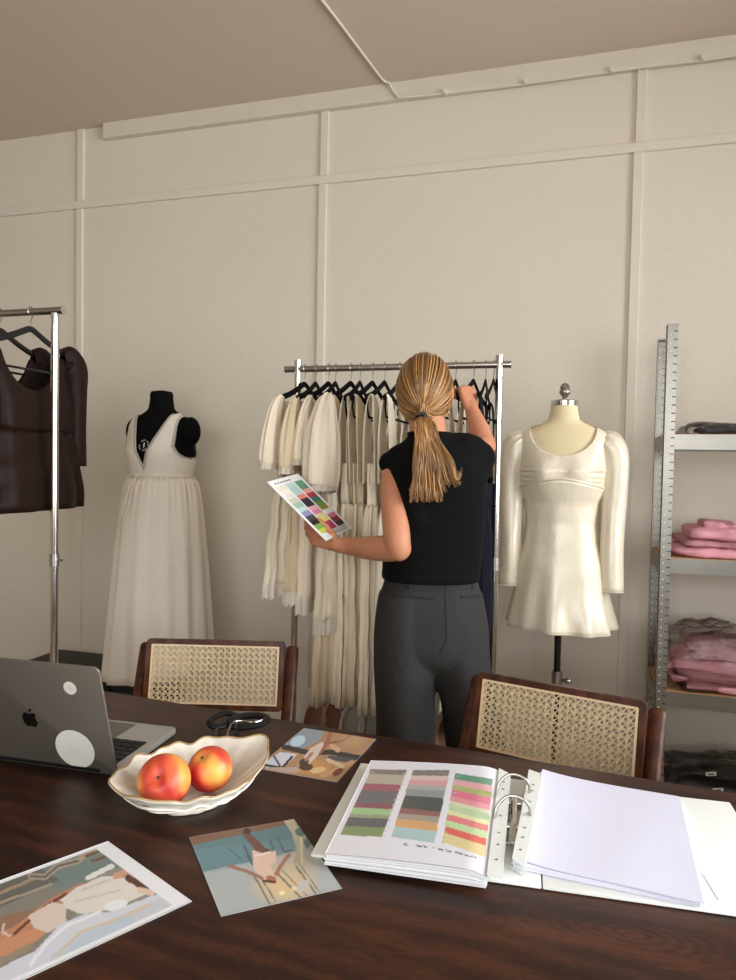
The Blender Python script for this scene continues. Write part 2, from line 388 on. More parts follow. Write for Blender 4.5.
# rounded-corner slab
pts=[]
for (cx_,cy_,a0) in ((L_-.08,W_-.08,0),(-L_+.08,W_-.08,90),(-L_+.08,-W_+.08,180),(L_-.08,-W_+.08,270)):
    for k in range(7):
        a=math.radians(a0+k*15); pts.append((cx_+.08*cos(a),cy_+.08*sin(a)))
def slab(pts,z0,z1,r=.008):
    def sh(s_): return [(x*(1-s_/L_),y*(1-s_/W_)) for x,y in pts]
    R=[]
    for s_,z in ((r,z0),(0,z0+r),(0,z1-r),(r*.3,z1-r*.3),(r,z1)): R.append([V((x,y,z)) for x,y in sh(s_)])
    return R
w.rings(slab(pts,TZ-.032,TZ)); build(w,'tabletop',M_table,t)
w=MB(); w.box2((-L_+.12,-W_+.1,TZ-.11),(L_-.12,-W_+.125,TZ-.032)); w.box2((-L_+.12,W_-.125,TZ-.11),(L_-.12,W_-.1,TZ-.032)); w.box2((-L_+.12,-W_+.1,TZ-.11),(-L_+.145,W_-.1,TZ-.032)); w.box2((L_-.145,-W_+.1,TZ-.11),(L_-.12,W_-.1,TZ-.032))
build(w,'apron',M_table,t)
for sx in (-1,1):
    for sy in (-1,1):
        build(MB().tube([(sx*(L_-.1),sy*(W_-.09),0),(sx*(L_-.12),sy*(W_-.11),TZ-.035)],[.022,.033],16),'leg',M_table,t)

# ================================================================ CHAIRS
def chair(label,loc,rz):
    t=thing('cane_chair',label,'chair',loc,rz,'cane backed chairs at the far side of the table')
    tilt=math.radians(12)
    T=Matrix.Translation((0,.22,.785))@Matrix.Rotation(-tilt,4,'X')   # panel top edge; -Y faces the table
    Wd,Hd=.42,.205; fw=.017
    w=MB(); w.M=T
    # frame as one ring with rounded outer corners
    def rr(hw,z0,z1,r):
        P=[]
        for (x,z,a0) in ((hw-r,z1-r,0),(-hw+r,z1-r,90),(-hw+r,z0+r,180),(hw-r,z0+r,270)):
            for k in range(5):
                a=math.radians(a0+k*22.5); P.append((x+r*cos(a),z+r*sin(a)))
        return P
    A=rr(Wd/2,-Hd,0,.013); B=rr(Wd/2-fw,-Hd+fw,-fw,.003)
    R=[[V((x,-.013,z)) for x,z in B],[V((x,-.013,z)) for x,z in A],[V((x,.013,z)) for x,z in A],[V((x,.013,z)) for x,z in B]]
    R.append(R[0]); w.rings(R,cap=(False,False)); build(w,'back_frame',M_chairw,t)
    # light binding strip
    w=MB(); w.M=T; B1=rr(Wd/2-fw+.001,-Hd+fw-.001,-fw+.001,.003); B2=rr(Wd/2-fw-.0045,-Hd+fw+.0045,-fw-.0045,.002)
    R=[[V((x,-.0145,z)) for x,z in B2],[V((x,-.0145,z)) for x,z in B1],[V((x,-.009,z)) for x,z in B1],[V((x,-.009,z)) for x,z in B2]]; R.append(R[0])
    w.rings(R,cap=(False,False)); build(w,'cane_binding',M_cane_edge,t)
    # six-way cane weave as real strands
    w=MB(); w.M=T; x0,x1,z0,z1=-Wd/2+fw,Wd/2-fw,-Hd+fw,-fw; p=.0178
    def strand(a,b,y,wd=.0018):
        d=(V((b[0],0,b[1]))-V((a[0],0,a[1]))).normalized(); nrm=V((-d.z,0,d.x))*wd/2
        P=[V((a[0],y,a[1])),V((b[0],y,b[1]))]; h=V((0,.0007,0))
        vs=[P[0]+nrm-h,P[0]-nrm-h,P[1]-nrm-h,P[1]+nrm-h,P[0]+nrm+h,P[0]-nrm+h,P[1]-nrm+h,P[1]+nrm+h]
        w.add(vs,[(0,1,2,3),(7,6,5,4),(0,3,7,4),(1,5,6,2)])
    x=x0+p*.5
    while x<x1: 
        for o_ in (-.0017,.0017): strand((x+o_,z0),(x+o_,z1),-.0105)
        x+=p
    z=z0+p*.5
    while z<z1:
        for o_ in (-.0017,.0017): strand((x0,z+o_),(x1,z+o_),-.0085)
        z+=p
    H=z1-z0; X=x0-H
    X=x0+p*.5-math.ceil(H/p)*p+ (p*.5)
    while X<x1:
        a=max(x0,X); b=min(x1,X+H)
        if b>a: strand((a,z0+a-X),(b,z0+b-X),-.012,.0024); 
        if b>a: strand((a,z1-(a-X)),(b,z1-(b-X)),-.007,.0024)
        X+=p
    build(w,'cane_panel',M_cane,t,smooth=False,fix=False)
    # splayed uprights, seat and legs
    for s in (-1,1):
        xx=s*(Wd/2+.017)
        w=MB(); w.tube(smooth_path([(xx,.258,.752),(xx,.245,.73),(xx,.165,.56),(xx,.10,.42),(xx,.07,.36)],4),.013,14,ry=.02,up=(0,1,0))
        build(w,'back_post',M_chairw,t)
        w=MB(); w.tube([(xx,.09,.42),(xx,.15,.2),(xx,.20,0)],[.02,.018,.014],12,ry=.013,up=(0,1,0)); build(w,'leg',M_chairw,t)
        w=MB(); w.tube([(xx,-.16,.42),(xx,-.20,.2),(xx,-.23,0)],[.02,.018,.014],12,ry=.013,up=(0,1,0)); build(w,'leg',M_chairw,t)
        w=MB(); w.box((xx*.97,-.03,.405),(.022,.40,.045),bev=.006); build(w,'seat_rail',M_chairw,t)
    w=MB()
    for y in (-.22,.16): w.box((0,y,.41),(Wd+.02,.03,.04),bev=.006)
    for x in (-.2,.2): w.box((x,-.03,.41),(.03,.36,.04),bev=.006)
    build(w,'seat_frame',M_chairw,t)
    w=MB()
    for k in range(24):
        w.box((-.185+k*.0161,-.03,.424),(.005,.35,.0015)); w.box((0,-.205+k*.0152,.4225),(.37,.005,.0015))
    build(w,'seat_cane',M_cane,t,smooth=False,fix=False)
    w=MB(); w.box((0,.215,.62),(Wd+.05,.02,.028),bev=.005)
    return t
chair('dark wood chair with cane back, behind the bowl of peaches',(-.985,1.71,0),math.radians(15))
chair('dark wood chair with cane back, turned aslant behind the open binder',(-.09,1.60,0),math.radians(-15))

# ================================================================ SHELF UNIT
t=thing('shelving_unit','galvanised steel shelving unit with perforated posts at the right edge','shelf',(.283,2.68,0))
SX0,SX1,SY0,SY1=.0,1.0,.0,.33
def post(x,y,sx,sy,ztop):
    w=MB(); th=.002
    # L profile, the front flange pierced with two columns of slots shown as darker and lighter insets
    w.box2((x,y,0),(x+sx*.036,y+th,ztop)); w.box2((x,y,0),(x+th*sx,y+sy*.036,ztop))
    w.box2((x-.001*sx,y-.001,ztop-.004),(x+sx*.038,y+sy*.038,ztop+.002))
    p=build(w,'post',M_galv,t,smooth=False)
    return p
M_hole=mat('slot_light',S(225,222,214),.6)
M_slot=mat('slot_dark',S(24,22,22),.8)
for (x,y,sx,sy) in ((0,0,1,1),(1.0,0,-1,1),(0,.33,1,-1),(1.0,.33,-1,-1)):
    p=post(x,y,sx,sy,1.835)
    w=MB(); 
    z=.03
    yy=y-.0008 if sy>0 else y-.0008
    while z<1.81:
        w.m=0
        w.box((x+sx*.012,yy,z),(.0045,.002,.0045))
        w.m=1; w.box((x+sx*.029,yy,z+.014),(.012,.002,.003))
        z+=.0285
    build(w,'post_slots',[M_hole,M_slot],p,smooth=False,fix=False)
SH=(1.452,1.018,.545,.075)
for z in SH:
    w=MB(); w.box2((.036,-.002,z-.05),(.964,.001,z-.001)); w.box2((.036,-.002,z-.052),(.964,.012,z-.05)); w.box2((.036,-.002,z-.001),(.964,.012,z)); 
    w.box2((.036,.329,z-.05),(.964,.332,z)); w.box2((0,.036,z-.05),(.003,.3,z)); w.box2((.997,.036,z-.05),(1.0,.3,z))
    b=build(w,'beam',M_galv,t,smooth=False)
    build(MB().box2((.004,.002,z-.012),(.996,.328,z+.002)),'shelf_board',M_tan,t,smooth=False)

# crumpled cloth
def crumple(w,c,s,seed,amp=.25,nx=40,ny=30,layers=3,lay=.25):
    R=[]; off=V((seed*7.3,seed*3.1,seed*1.7)); n=56; m=22
    for i in range(m+1):
        ph=-PI/2+PI*i/m; ring=[]
        for j in range(n):
            th=2*PI*j/n
            d=V((cos(ph)*cos(th),cos(ph)*sin(th),sin(ph)))
            k=max(abs(d.x),abs(d.y))/max(1e-6,math.hypot(d.x,d.y)); 
            q=V((d.x,d.y,0)); 
            if q.length>1e-6: q=q/ max(abs(q.x),abs(q.y))*(abs(cos(ph))**.35)
            z=math.copysign(abs(sin(ph))**.8,sin(ph))
            p=V((q.x*s[0]/2,q.y*s[1]/2,z*s[2]/2))
            nn=noise.noise(p*11+off)*.6+(1-abs(noise.noise(p*19+off))*2)*.35+noise.noise(V((p.x*5,p.y*5,p.z*70))+off)*lay*2
            f=1+amp*nn*.35
            p=V((p.x*f,p.y*f,p.z*(1+amp*nn*1.2)))
            if p.z<0: p.z=max(p.z,-s[2]/2)
            ring.append(p+V(c))
        R.append(ring)
    return w.rings(R)
def folded(name,label,cat,c,s,seed,m,group,amp=.5):
    w=MB(); crumple(w,(0,0,s[2]/2),s,seed,amp); o=build(w,name,m,fix=False); o.location=c; tag(o,label,cat,group); return o
# second shelf: three folded pink garments ; third: taller pile
z=1.022
P=[('pink folded garment at the bottom of the pile on the second shelf',M_pink,.036),('pink folded garment in the middle of the pile on the second shelf',M_pinkd,.036),('rumpled pink garment on top of the pile on the second shelf',M_pink,.042)]
for i,(lb,m,h) in enumerate(P):
    folded('folded_garment',lb,'garment',(.53+.012*i,2.83,z),(.38-.03*i,.26,h),11+i,m,'pink garments on the second shelf',.55); z+=h*.86
folded('crumpled_garment','small dusty pink bunched cloth on top left of second shelf pile','garment',(.49,2.80,z-.004),(.11,.1,.03),17,M_pinkd,'pink garments on the second shelf',.9)
z=.549
P=[('pink folded garment lowest in the tall pile on the third shelf',M_pink,.034),('pink folded garment second from the bottom of the tall pile',M_pinkd,.04),('pink folded garment third from the bottom of the tall pile',M_pink,.045),('rumpled pink garment on top of the tall pile on third shelf',M_pinkd,.055)]
for i,(lb,m,h) in enumerate(P):
    folded('folded_garment',lb,'garment',(.56+(.03,.0,-.012,.02)[i],2.83,z),(.38+(0,.04,.05,-.06)[i],.27,h),23+i,m,'pink garments on the third shelf',.6); z+=h*.87
w=MB(); crumple(w,(0,0,.1),(.47,.31,.215),51,.3); o=build(w,'plastic_bag',M_poly,fix=False); o.location=(.575,2.83,.549); tag(o,'clear plastic bag loosely covering the tall pink pile','plastic bag')
z=.079
P=[('dark folded garment at the bottom of the pile on the lowest shelf',.05),('dark folded garment in the middle of the lowest shelf pile',.05),('dark folded garment on top of the lowest shelf pile',.045)]
for i,(lb,h) in enumerate(P):
    folded('folded_garment',lb,'garment',(.60-.01*i,2.83,z),(.46-.03*i,.29,h),33+i,M_darkc,'dark garments on the lowest shelf',.7); z+=h*.88
w=MB(); crumple(w,(0,0,.08),(.5,.33,.165),52,.35); o=build(w,'plastic_bag',M_poly,fix=False); o.location=(.60,2.84,.079); tag(o,'clear plastic bag around the dark garments on lowest shelf','plastic bag')
for (px,py,lb) in ((711,774,'small white paper label on the upper dark garment'),(718,790,'small white paper label on the lower front dark garment')):
    p=at_y(px,py,2.66); w=MB(); w.box((0,0,0),(.034,.001,.018),rot=Matrix.Rotation(-.2,3,'Y')@Matrix.Rotation(.5,3,'X')); 
    o=build(w,'paper_label',M_stick,smooth=False); o.location=p; tag(o,lb,'label','labels on the dark garments')
    w=MB(); w.box((0,-.001,0),(.018,.0004,.006),rot=Matrix.Rotation(-.2,3,'Y')@Matrix.Rotation(.5,3,'X')); build(w,'printed_lines',M_slot,o,smooth=False)
w=MB(); crumple(w,(0,0,.015),(.34,.2,.03),61,.8); o=build(w,'folded_garment',M_darkc,fix=False); o.location=(.60,2.8,1.456); tag(o,'dark folded garment lying flat on the top shelf','garment')
w=MB(); crumple(w,(0,0,.018),(.40,.25,.038),62,.7); o=build(w,'plastic_bag',M_poly,fix=False); o.location=(.585,2.81,1.456); tag(o,'thin clear plastic bag around the dark garment on top shelf','plastic bag')

# ================================================================ PRINTS: paper sheets with a printed picture in vertex colours
def inpoly(p,P):
    x,y=p; r=False; n=len(P)
    for i in range(n):
        x1,y1=P[i];x2,y2=P[i-1]
        if (y1>y)!=(y2>y) and x<(x2-x1)*(y-y1)/(y2-y1)+x1: r=not r
    return r
def dseg(p,a,b):
    ax,ay=a;bx,by=b; dx,dy=bx-ax,by-ay; t=max(0,min(1,((p[0]-ax)*dx+(p[1]-ay)*dy)/(dx*dx+dy*dy+1e-9)))
    return math.hypot(p[0]-ax-t*dx,p[1]-ay-t*dy),t
def paint(p,L,base):
    c=base
    for l in L:
        k=l[0]
        if k=='p' and inpoly(p,l[1]): c=l[2]
        elif k=='e':
            (cx_,cy_),(a,b),rot,col=l[1:]; dx,dy=p[0]-cx_,p[1]-cy_; r=math.radians(rot)
            u=dx*cos(r)+dy*sin(r); v=-dx*sin(r)+dy*cos(r)
            if (u/a)**2+(v/b)**2<1: c=col
        elif k=='l':
            P,w,col=l[1:]
            for i in range(len(P)-1):
                w0=w if not hasattr(w,'__len__') else w[i]; w1=w if not hasattr(w,'__len__') else w[i+1]
                d,t=dseg(p,P[i],P[i+1])
                if d<w0+(w1-w0)*t: c=col;break
        elif k=='g':   # printed tone
            (cx_,cy_),(a,b),col,am=l[1:]; d=((p[0]-cx_)/a)**2+((p[1]-cy_)/b)**2
            if d<1: q=am*(1-d); c=tuple(c[i]*(1-q)+col[i]*q for i in range(3))
    return c
def printed(parent,name,corners,nx,ny,layers,base,rough=.35,lift=None,th=.0008,margin=None,mapping=None):
    """corners: 4 world points; layers in any 2D space given by mapping(world point)"""
    a,b,c,d=[V(q) for q in corners]; w=MB(); G=[]
    mp=mapping or to_px
    for i in range(ny+1):
        v=i/ny; row=[]
        for j in range(nx+1):
            u=j/nx; p=a*(1-u)*(1-v)+b*u*(1-v)+c*u*v+d*(1-u)*v
            if lift: p=p+lift(u,v)
            row.append(p)
        G.append(row)
    VC=[]
    for i in range(ny+1):
        for j in range(nx+1):
            q=G[i][j]; uv=(j/nx,i/ny)
            if margin and not (margin[0]<uv[0]<margin[1] and margin[2]<uv[1]<margin[3]): col=S(238,240,244)[:3]
            else: col=paint(mp(q),layers,base)
            VC.append(tuple(col)+(1,))
    w.mi=[0]*(nx*ny)
    nc=nx+1; w.v=[tuple(p) for r in G for p in r]; w.f=[(i*nc+j,i*nc+j+1,(i+1)*nc+j+1,(i+1)*nc+j) for i in range(ny) for j in range(nx)]
    # the underside and the edge of the sheet
    n0=len(w.v); w.v+=[(p[0],p[1],p[2]-th) for p in w.v[:n0]]
    E=[(0,j) for j in range(nx)]
    def vid(i,j): return i*nc+j
    loop=[vid(0,j) for j in range(nx)]+[vid(i,nx) for i in range(ny)]+[vid(ny,nx-j) for j in range(nx)]+[vid(ny-i,0) for i in range(ny)]
    for k in range(len(loop)):
        q,r=loop[k],loop[(k+1)%len(loop)]; w.f.append((q,r,r+n0,q+n0)); w.mi.append(0)
    k=len(w.f)
    m=_m.setdefault('print%.2f'%rough,None) or attr_mat('print_ink',rough); _m['print%.2f'%rough]=m
    Mi=None
    if parent is not None:
        Mi=(Matrix.Translation(parent.location)@Matrix.Rotation(parent.rotation_euler.z,4,'Z')).inverted(); w.v=[tuple(Mi@V(v)) for v in w.v]
    me=w.mesh(name,[m],True); at=me.color_attributes.new('Col','FLOAT_COLOR','POINT'); at.data.foreach_set('color',[x for c in VC+[(.84,.86,.88,1)]*n0 for x in c]); o=bpy.data.objects.new(name,me); C.objects.link(o)
    if parent is not None: o.parent=parent
    return o
c3=lambda r,g,b:S(r,g,b)[:3]
zt=TZ+.0012
# big print in the lower left corner
A,B=at_z(108,841,zt),at_z(192,901,zt); dd=(at_z(22,980,zt)-B).normalized()*.297
skin=c3(196,138,108); wht=c3(226,220,212)
L=[('p',[(-90,840),(110,840),(40,990),(-90,990)],c3(138,134,124)),
   ('p',[(20,858),(112,844),(132,862),(60,890),(30,880)],c3(120,136,132)),
   ('p',[(-60,905),(36,866),(60,880),(-60,935)],c3(108,108,102)),
   ('l',[(-60,916),(0,893),(40,876)],1.6,c3(168,146,122)),('l',[(-60,928),(0,903),(52,884)],1.2,c3(176,160,138)),
   ('l',[(31,876),(45,877),(58,866),(78,861),(88,852),(104,850)],3,c3(176,164,146)),('l',[(31,876),(45,877),(58,866),(78,861)],1.2,c3(108,104,92)),
   ('l',[(86,856),(104,849),(108,856),(92,861)],1.4,c3(120,90,70)),
   ('l',[(88,878),(112,866)],2.5,c3(232,230,226)),
   ('p',[(-60,930),(40,908),(70,888),(66,896),(44,915),(0,935),(-60,960)],c3(150,118,94)),
   ('l',[(-20,948),(20,930),(50,905),(82,886)],[5,6,5,3],skin),('l',[(-5,950),(20,943),(42,930)],[8,8,5],c3(206,146,112)),
   ('l',[(14,934),(46,906),(66,894)],1.5,c3(120,70,52)),
   ('p',[(28,916),(52,902),(66,905),(66,922),(48,933),(34,928)],c3(220,206,192)),
   ('p',[(60,900),(76,888),(102,876),(120,876),(152,892),(128,902),(100,912),(80,914),(66,908)],wht),
   ('l',[(82,890),(110,880)],1.0,c3(206,198,190)),('l',[(74,902),(120,890)],1.0,c3(208,200,192)),
   ('l',[(116,876),(136,868),(140,876)],3.5,c3(206,160,132)),('l',[(128,878),(146,888)],3.2,c3(96,60,48)),('l',[(140,890),(152,893)],3,c3(226,200,178)),
   ('p',[(-60,990),(-10,972),(34,952),(60,924),(84,914),(110,912),(146,898),(164,892),(182,902),(100,945),(60,990)],c3(214,216,226)),
   ('p',[(36,990),(52,955),(84,930),(120,916),(160,898),(182,903),(60,980)],c3(200,206,216)),
   ('l',[(30,965),(46,944),(66,926),(100,912)],1.6,c3(236,236,244)),('l',[(58,955),(80,932),(120,918),(150,905)],1.2,c3(214,196,170)),
   ('l',[(66,960),(88,938),(130,920)],5,c3(192,204,216)),
   ('l',[(-60,975),(0,962),(30,946)],3,c3(158,140,118)),('e',(116,905),(12,5),-15,c3(236,236,240)),
   ('l',[(4,924),(2,932),(10,936)],1.2,c3(220,200,190))]
o=printed(None,'photo_print',[A,B,B+dd,A+dd],110,150,L,c3(150,146,138),margin=(.04,.955,.075,.97))
tag(o,'large white bordered print of a woman in a white dress, nearest left corner','photo')
# square print
L=[('p',[(180,820),(300,810),(318,846),(190,872)],c3(96,128,134)),('p',[(180,830),(312,806),(300,822),(188,846)],c3(128,96,78)),
   ('p',[(190,850),(318,836),(322,850),(200,872)],c3(104,138,146)),('l',[(199,874),(258,862),(324,846)],1.6,c3(160,172,180)),
   ('p',[(199,875),(322,848),(345,890),(220,920)],c3(174,182,182)),
   ('g',(285,885),(38,24),c3(226,196,150),.95),('g',(296,868),(30,22),c3(206,190,160),.6),
   ('l',[(244,846),(252,864)],1.2,c3(70,100,108)),('l',[(228,848),(240,858)],.8,c3(80,110,118)),
   ('l',[(270,840),(274,850)],1,c3(80,106,112)),('l',[(278,838),(284,852),(292,850)],1,c3(80,106,112)),
   ('l',[(252,872),(270,904)],1,c3(130,124,110)),('l',[(260,876),(276,902)],.8,c3(140,132,116)),('l',[(276,872),(302,899)],1,c3(128,120,106)),('l',[(282,870),(308,897)],.7,c3(150,140,124)),('l',[(296,866),(316,894)],1,c3(128,122,110)),('l',[(301,866),(320,893)],.7,c3(146,140,126)),
   ('e',(303,886),(7,5),-40,c3(196,196,190)),
   ('l',[(288,819),(296,832),(301,848),(298,862)],4.5,c3(180,172,146)),('l',[(296,818),(304,834),(314,850)],3,c3(150,160,150)),('e',(300,832),(5,4),20,c3(92,112,108)),('e',(308,842),(4,5),20,c3(86,110,108)),('l',[(301,838),(302,862)],1.2,c3(214,206,176)),
   ('l',[(244,832),(254,842),(262,852),(268,854)],[3,4,5,5],c3(112,78,66)),('e',(247,831),(3.5,3),0,c3(66,42,36)),
   ('p',[(252,850),(266,854),(276,850),(276,862),(270,866),(276,876),(262,880),(254,868)],c3(226,196,178)),
   ('l',[(256,856),(270,852)],1,c3(240,222,210)),
   ('l',[(276,874),(282,864),(289,855)],2,c3(168,120,98)),('l',[(262,878),(246,871),(229,866)],1.7,c3(160,118,102)),
   ('e',(271,879),(5,3.4),15,c3(176,116,92)),('l',[(264,881),(275,882)],1.4,c3(110,60,50)),
   ('g',(282,893),(4,3),c3(255,240,190),.9),('g',(294,889),(4,3),c3(250,232,190),.8)]
o=printed(None,'photo_print',[at_z(189,837,zt),at_z(294,819,zt),at_z(342,888,zt),at_z(221,916,zt)],120,120,L,c3(174,182,182))
tag(o,'borderless square print of an upside-down dancer on a blue and cream wall','photo')
# far print
L=[('p',[(250,768),(300,724),(380,738),(360,765),(340,785)],c3(178,140,106)),
   ('p',[(283,745),(300,726),(326,730),(318,742),(300,750)],c3(150,158,168)),('e',(298,741),(8,5),-25,c3(196,222,240)),
   ('l',[(284,747),(310,753),(330,752),(360,758)],2.6,c3(58,56,58)),('l',[(330,758),(352,760)],2.5,c3(84,86,88)),
   ('p',[(262,764),(280,752),(298,754),(286,765),(268,769)],c3(216,222,236)),('l',[(264,765),(282,768),(292,757)],1.2,c3(40,40,50)),('l',[(274,756),(280,766)],1,c3(50,50,60)),
   ('l',[(268,770),(296,770),(312,762)],2.8,c3(196,172,158)),
   ('p',[(296,762),(312,758),(332,764),(326,776),(300,773)],c3(200,150,96)),('e',(306,767),(7,3.5),0,c3(90,60,44)),('e',(318,770),(8,3),-10,c3(226,196,150)),
   ('l',[(322,776),(340,768),(352,762)],2,c3(206,160,120)),('e',(338,772),(6,3),-30,c3(116,64,44)),('l',[(328,760),(342,766)],2,c3(214,190,160)),
   ('l',[(330,733),(328,742),(318,752)],[2.2,2.2,3.5],c3(160,104,80)),('l',[(330,743),(342,741),(352,735)],1.1,c3(150,92,70)),
   ('l',[(322,744),(314,752),(308,759)],[2,5,4.5],c3(222,204,194)),('e',(304,762),(5,3.5),-20,c3(70,60,58)),('l',[(312,753),(306,760)],1.5,c3(190,130,110)),
   ('l',[(332,746),(338,750)],2.5,c3(214,170,140)),('g',(352,740),(16,9),c3(206,172,132),.5)]
o=printed(None,'photo_print',[at_z(256,768,zt),at_z(304,728,zt),at_z(376,739,zt),at_z(337,782,zt)],90,110,L,c3(190,152,120))
tag(o,'small warm toned print between the peach bowl and the binder','photo')

# ================================================================ BINDER
bz=math.radians(4.2)
t=thing('lever_arch_binder','white lever arch binder lying open with swatch pages and blank sheets','binder',(-.072,1.13,TZ+.001),bz)
Bi=(Matrix.Translation(t.location)@Matrix.Rotation(bz,4,'Z'))
def bl(px,py,z): return Bi.inverted()@at_z(px,py,z)
build(MB().box2((-.30,-.155,0),(-.050,.172,.0045),bev=.0015),'cover',M_cover,t)
build(MB().box2((-.048,-.155,0),(.028,.176,.0045),bev=.0015),'spine',M_cover,t)
build(MB().box2((.030,-.155,0),(.352,.178,.0045),bev=.0015),'cover',M_cover,t)
# mechanism
w=MB(); w.box((-.012,.02,.007),(.034,.16,.005),bev=.002); 
b=build(w,'mechanism_plate',M_chrome_dull,t)
w=MB(); w.box((-.012,.025,.014),(.012,.10,.010),bev=.003); w.cyl((-.03,.06,.014),(.006,.06,.014),.004); w.cyl((-.03,-.02,.014),(.006,-.02,.014),.004); w.bar((-.012,-.02,.018),(-.012,-.09,.026),.01,.003)
build(w,'lever',M_chrome,t)
for y in (.062,-.018):
    P=[V((-.038,y-.004,.008)),V((-.040,y-.004,.03)),V((-.036,y,.045)),V((-.022,y+.004,.058)),V((-.004,y+.006,.058)),V((.010,y+.006,.048)),V((.014,y+.006,.030)),V((.014,y+.006,.008))]
    build(MB().tube(smooth_path(P,5),.0022,10),'ring',M_chrome_dull,t)
# left page stack: sheets with a slightly wavy edge
def stack(name,cor,n,dz,z0,jit,m,prof,seed,parent=t,order='mixed'):
    rnd=random.Random(seed); w=MB(); a,b,c,d=cor
    for k in range(n):
        j=V((rnd.uniform(-jit,jit),rnd.uniform(-jit,jit),0)); G=[];H=[]
        for i in range(9):
            v=i/8; r=[];r2=[]
            for q in range(17):
                u=q/16; p=a*(1-u)*(1-v)+b*u*(1-v)+c*u*v+d*(1-u)*v; f=prof(u,v)
                h=z0+(k+1)*dz*f; p=V((p.x,p.y,0))+j+V((0,0,h)); r.append(p); r2.append(p-V((0,0,dz*f*.72)))
            G.append(r);H.append(r2)
        w.grid(G,flip=True); w.grid(H)
        def edge(A,B_):
            for i in range(len(A)-1): w.add([A[i],A[i+1],B_[i+1],B_[i]],[(0,1,2,3)])
        edge(G[0],H[0]); edge(G[-1],H[-1]); edge([r[0] for r in G],[r[0] for r in H]); edge([r[-1] for r in G],[r[-1] for r in H])
    return build(w,name,m,parent)
lc=[bl(x,y,z) for x,y,z in ((371,758,.778),(500,768,.778),(487,873,.778),(325,850,.778))]
lc[0],lc[1],lc[2],lc[3]=[V((p.x,p.y,0)) for p in lc]
profL=lambda u,v: .72+.28*sin(min(1,u/.8)*PI/2)-(0 if u<.86 else ((u-.86)/.14)**2*.3)+.03*sin(v*5+1)*(1-u)
stack('page_stack',lc,7,.0031,.005,.0018,M_paper,profL,3)
# swatch page on top, printed
zl=TZ+.006
def liftL(u,v): return V((0,0,0))
SW=[]
cols=[[ (330,'k')],]
def quad(c,a,b,d,e,col): SW.append(('p',[a,b,d,e],col))
# three columns of swatches: (top-left, top-right, bottom-right, bottom-left), list of colours and heights
def column(tl,tr,br,bl_,cl):
    tot=sum(h for h,_ in cl); s_=0
    for h,col in cl:
        a=s_/tot; b=(s_+h)/tot; s_+=h
        f=lambda P,Q,k:(P[0]+(Q[0]-P[0])*k,P[1]+(Q[1]-P[1])*k)
        if col: SW.append(('p',[f(tl,bl_,a),f(tr,br,a),f(tr,br,b),f(tl,bl_,b)],col))
g=c3
column((371,769),(407,770),(382,837),(340,835),[(1,g(140,134,130)),(2,g(186,180,164)),(1.4,g(166,106,116)),(2.6,g(120,120,122)),(1,g(150,98,108)),(1.3,g(168,204,150)),(.7,g(160,164,138)),(1.8,g(110,110,112)),(1.9,g(140,156,112))])
column((413,770),(450,770),(434,843),(391,837),[(1,g(140,134,130)),(.8,g(218,196,190)),(.9,g(216,168,172)),(.8,g(176,178,174)),(1.2,g(150,158,158)),(2.3,g(94,98,96)),(.9,g(150,112,108)),(1,g(168,162,150)),(1.4,g(218,172,124)),(2,g(176,204,206))])
column((455,773),(493,779),(485,857),(442,842),[(1.2,g(110,158,132)),(1.2,g(228,176,182)),(1,g(178,186,122)),(1.3,g(222,126,152)),(1,g(230,158,166)),(.7,g(220,224,190)),(1.2,g(196,218,176)),(.8,g(230,230,178)),(1.2,g(226,136,138)),(1.3,g(196,222,170)),(1.3,g(222,112,104)),(2,g(224,210,158))])
for (x0,y0,x1,y1,n) in ((398,773,376,835,13),(452,775,436,842,13),(366,771,334,836,1)):
    for k in range(n):
        f=k/max(1,n-1); x=x0+(x1-x0)*f+7; y=y0+(y1-y0)*f
        SW.append(('l',[(x-1.5,y+1),(x+1.5,y+1)],.5,g(190,192,196)))
for x,y,l in ((404,844,4),(417,845.5,5),(424,846.5,3),(433,848,1.5),(438,849,5),(446,850.5,5),(455,852.5,7),(465,855,7),(474,857,2)):
    for q in range(int(l)): SW.append(('l',[(x+q*1.15,y+q*.25-.7),(x+q*1.15+.5,y+q*.25+.8)],.42,g(120,124,134)))
tl=[at_z(372,759,TZ+.043),at_z(500,768,TZ+.045),at_z(485,872,TZ+.046),at_z(325,847,TZ+.043)]
base_c=[Bi@V((p.x,p.y,0)) for p in lc]
def lift2(u,v):
    return V((0,0,TZ+.001+.005+7*.0031*profL(u,v)+.0012-.751))
cc=[V((p.x,p.y,.751)) for p in base_c]
printed(t,'swatch_page',cc,150,150,SW,c3(232,232,240),rough=.22,lift=lift2,th=.0009)
# perforated sleeve edges
def strip(name,A,B_,C_,D_,z,m=M_sleeve,par=t,holes=True):
    w=MB(); P=[Bi.inverted()@at_z(*q,z) for q in (A,B_,C_,D_)]
    vs=[p for p in P]+[p-V((0,0,.001)) for p in P]; w.add(vs,[(0,1,2,3),(7,6,5,4),(0,4,5,1),(1,5,6,2),(2,6,7,3),(3,7,4,0)])
    o=build(w,name,m,par,smooth=False)
    if holes:
        a=(P[0]+P[1])/2; b=(P[2]+P[3])/2
        for f in (.14,.22,.36,.5,.66,.76,.88): 
            w=MB(); w.cyl(a.lerp(b,f)+V((0,0,.0002)),a.lerp(b,f)+V((0,0,.0006)),.0022,n=12); build(w,'punched_hole',M_chrome_dull,o)
    return o
strip('sleeve_edge',(499,768),(511,774),(503,878),(487,874),TZ+.026)
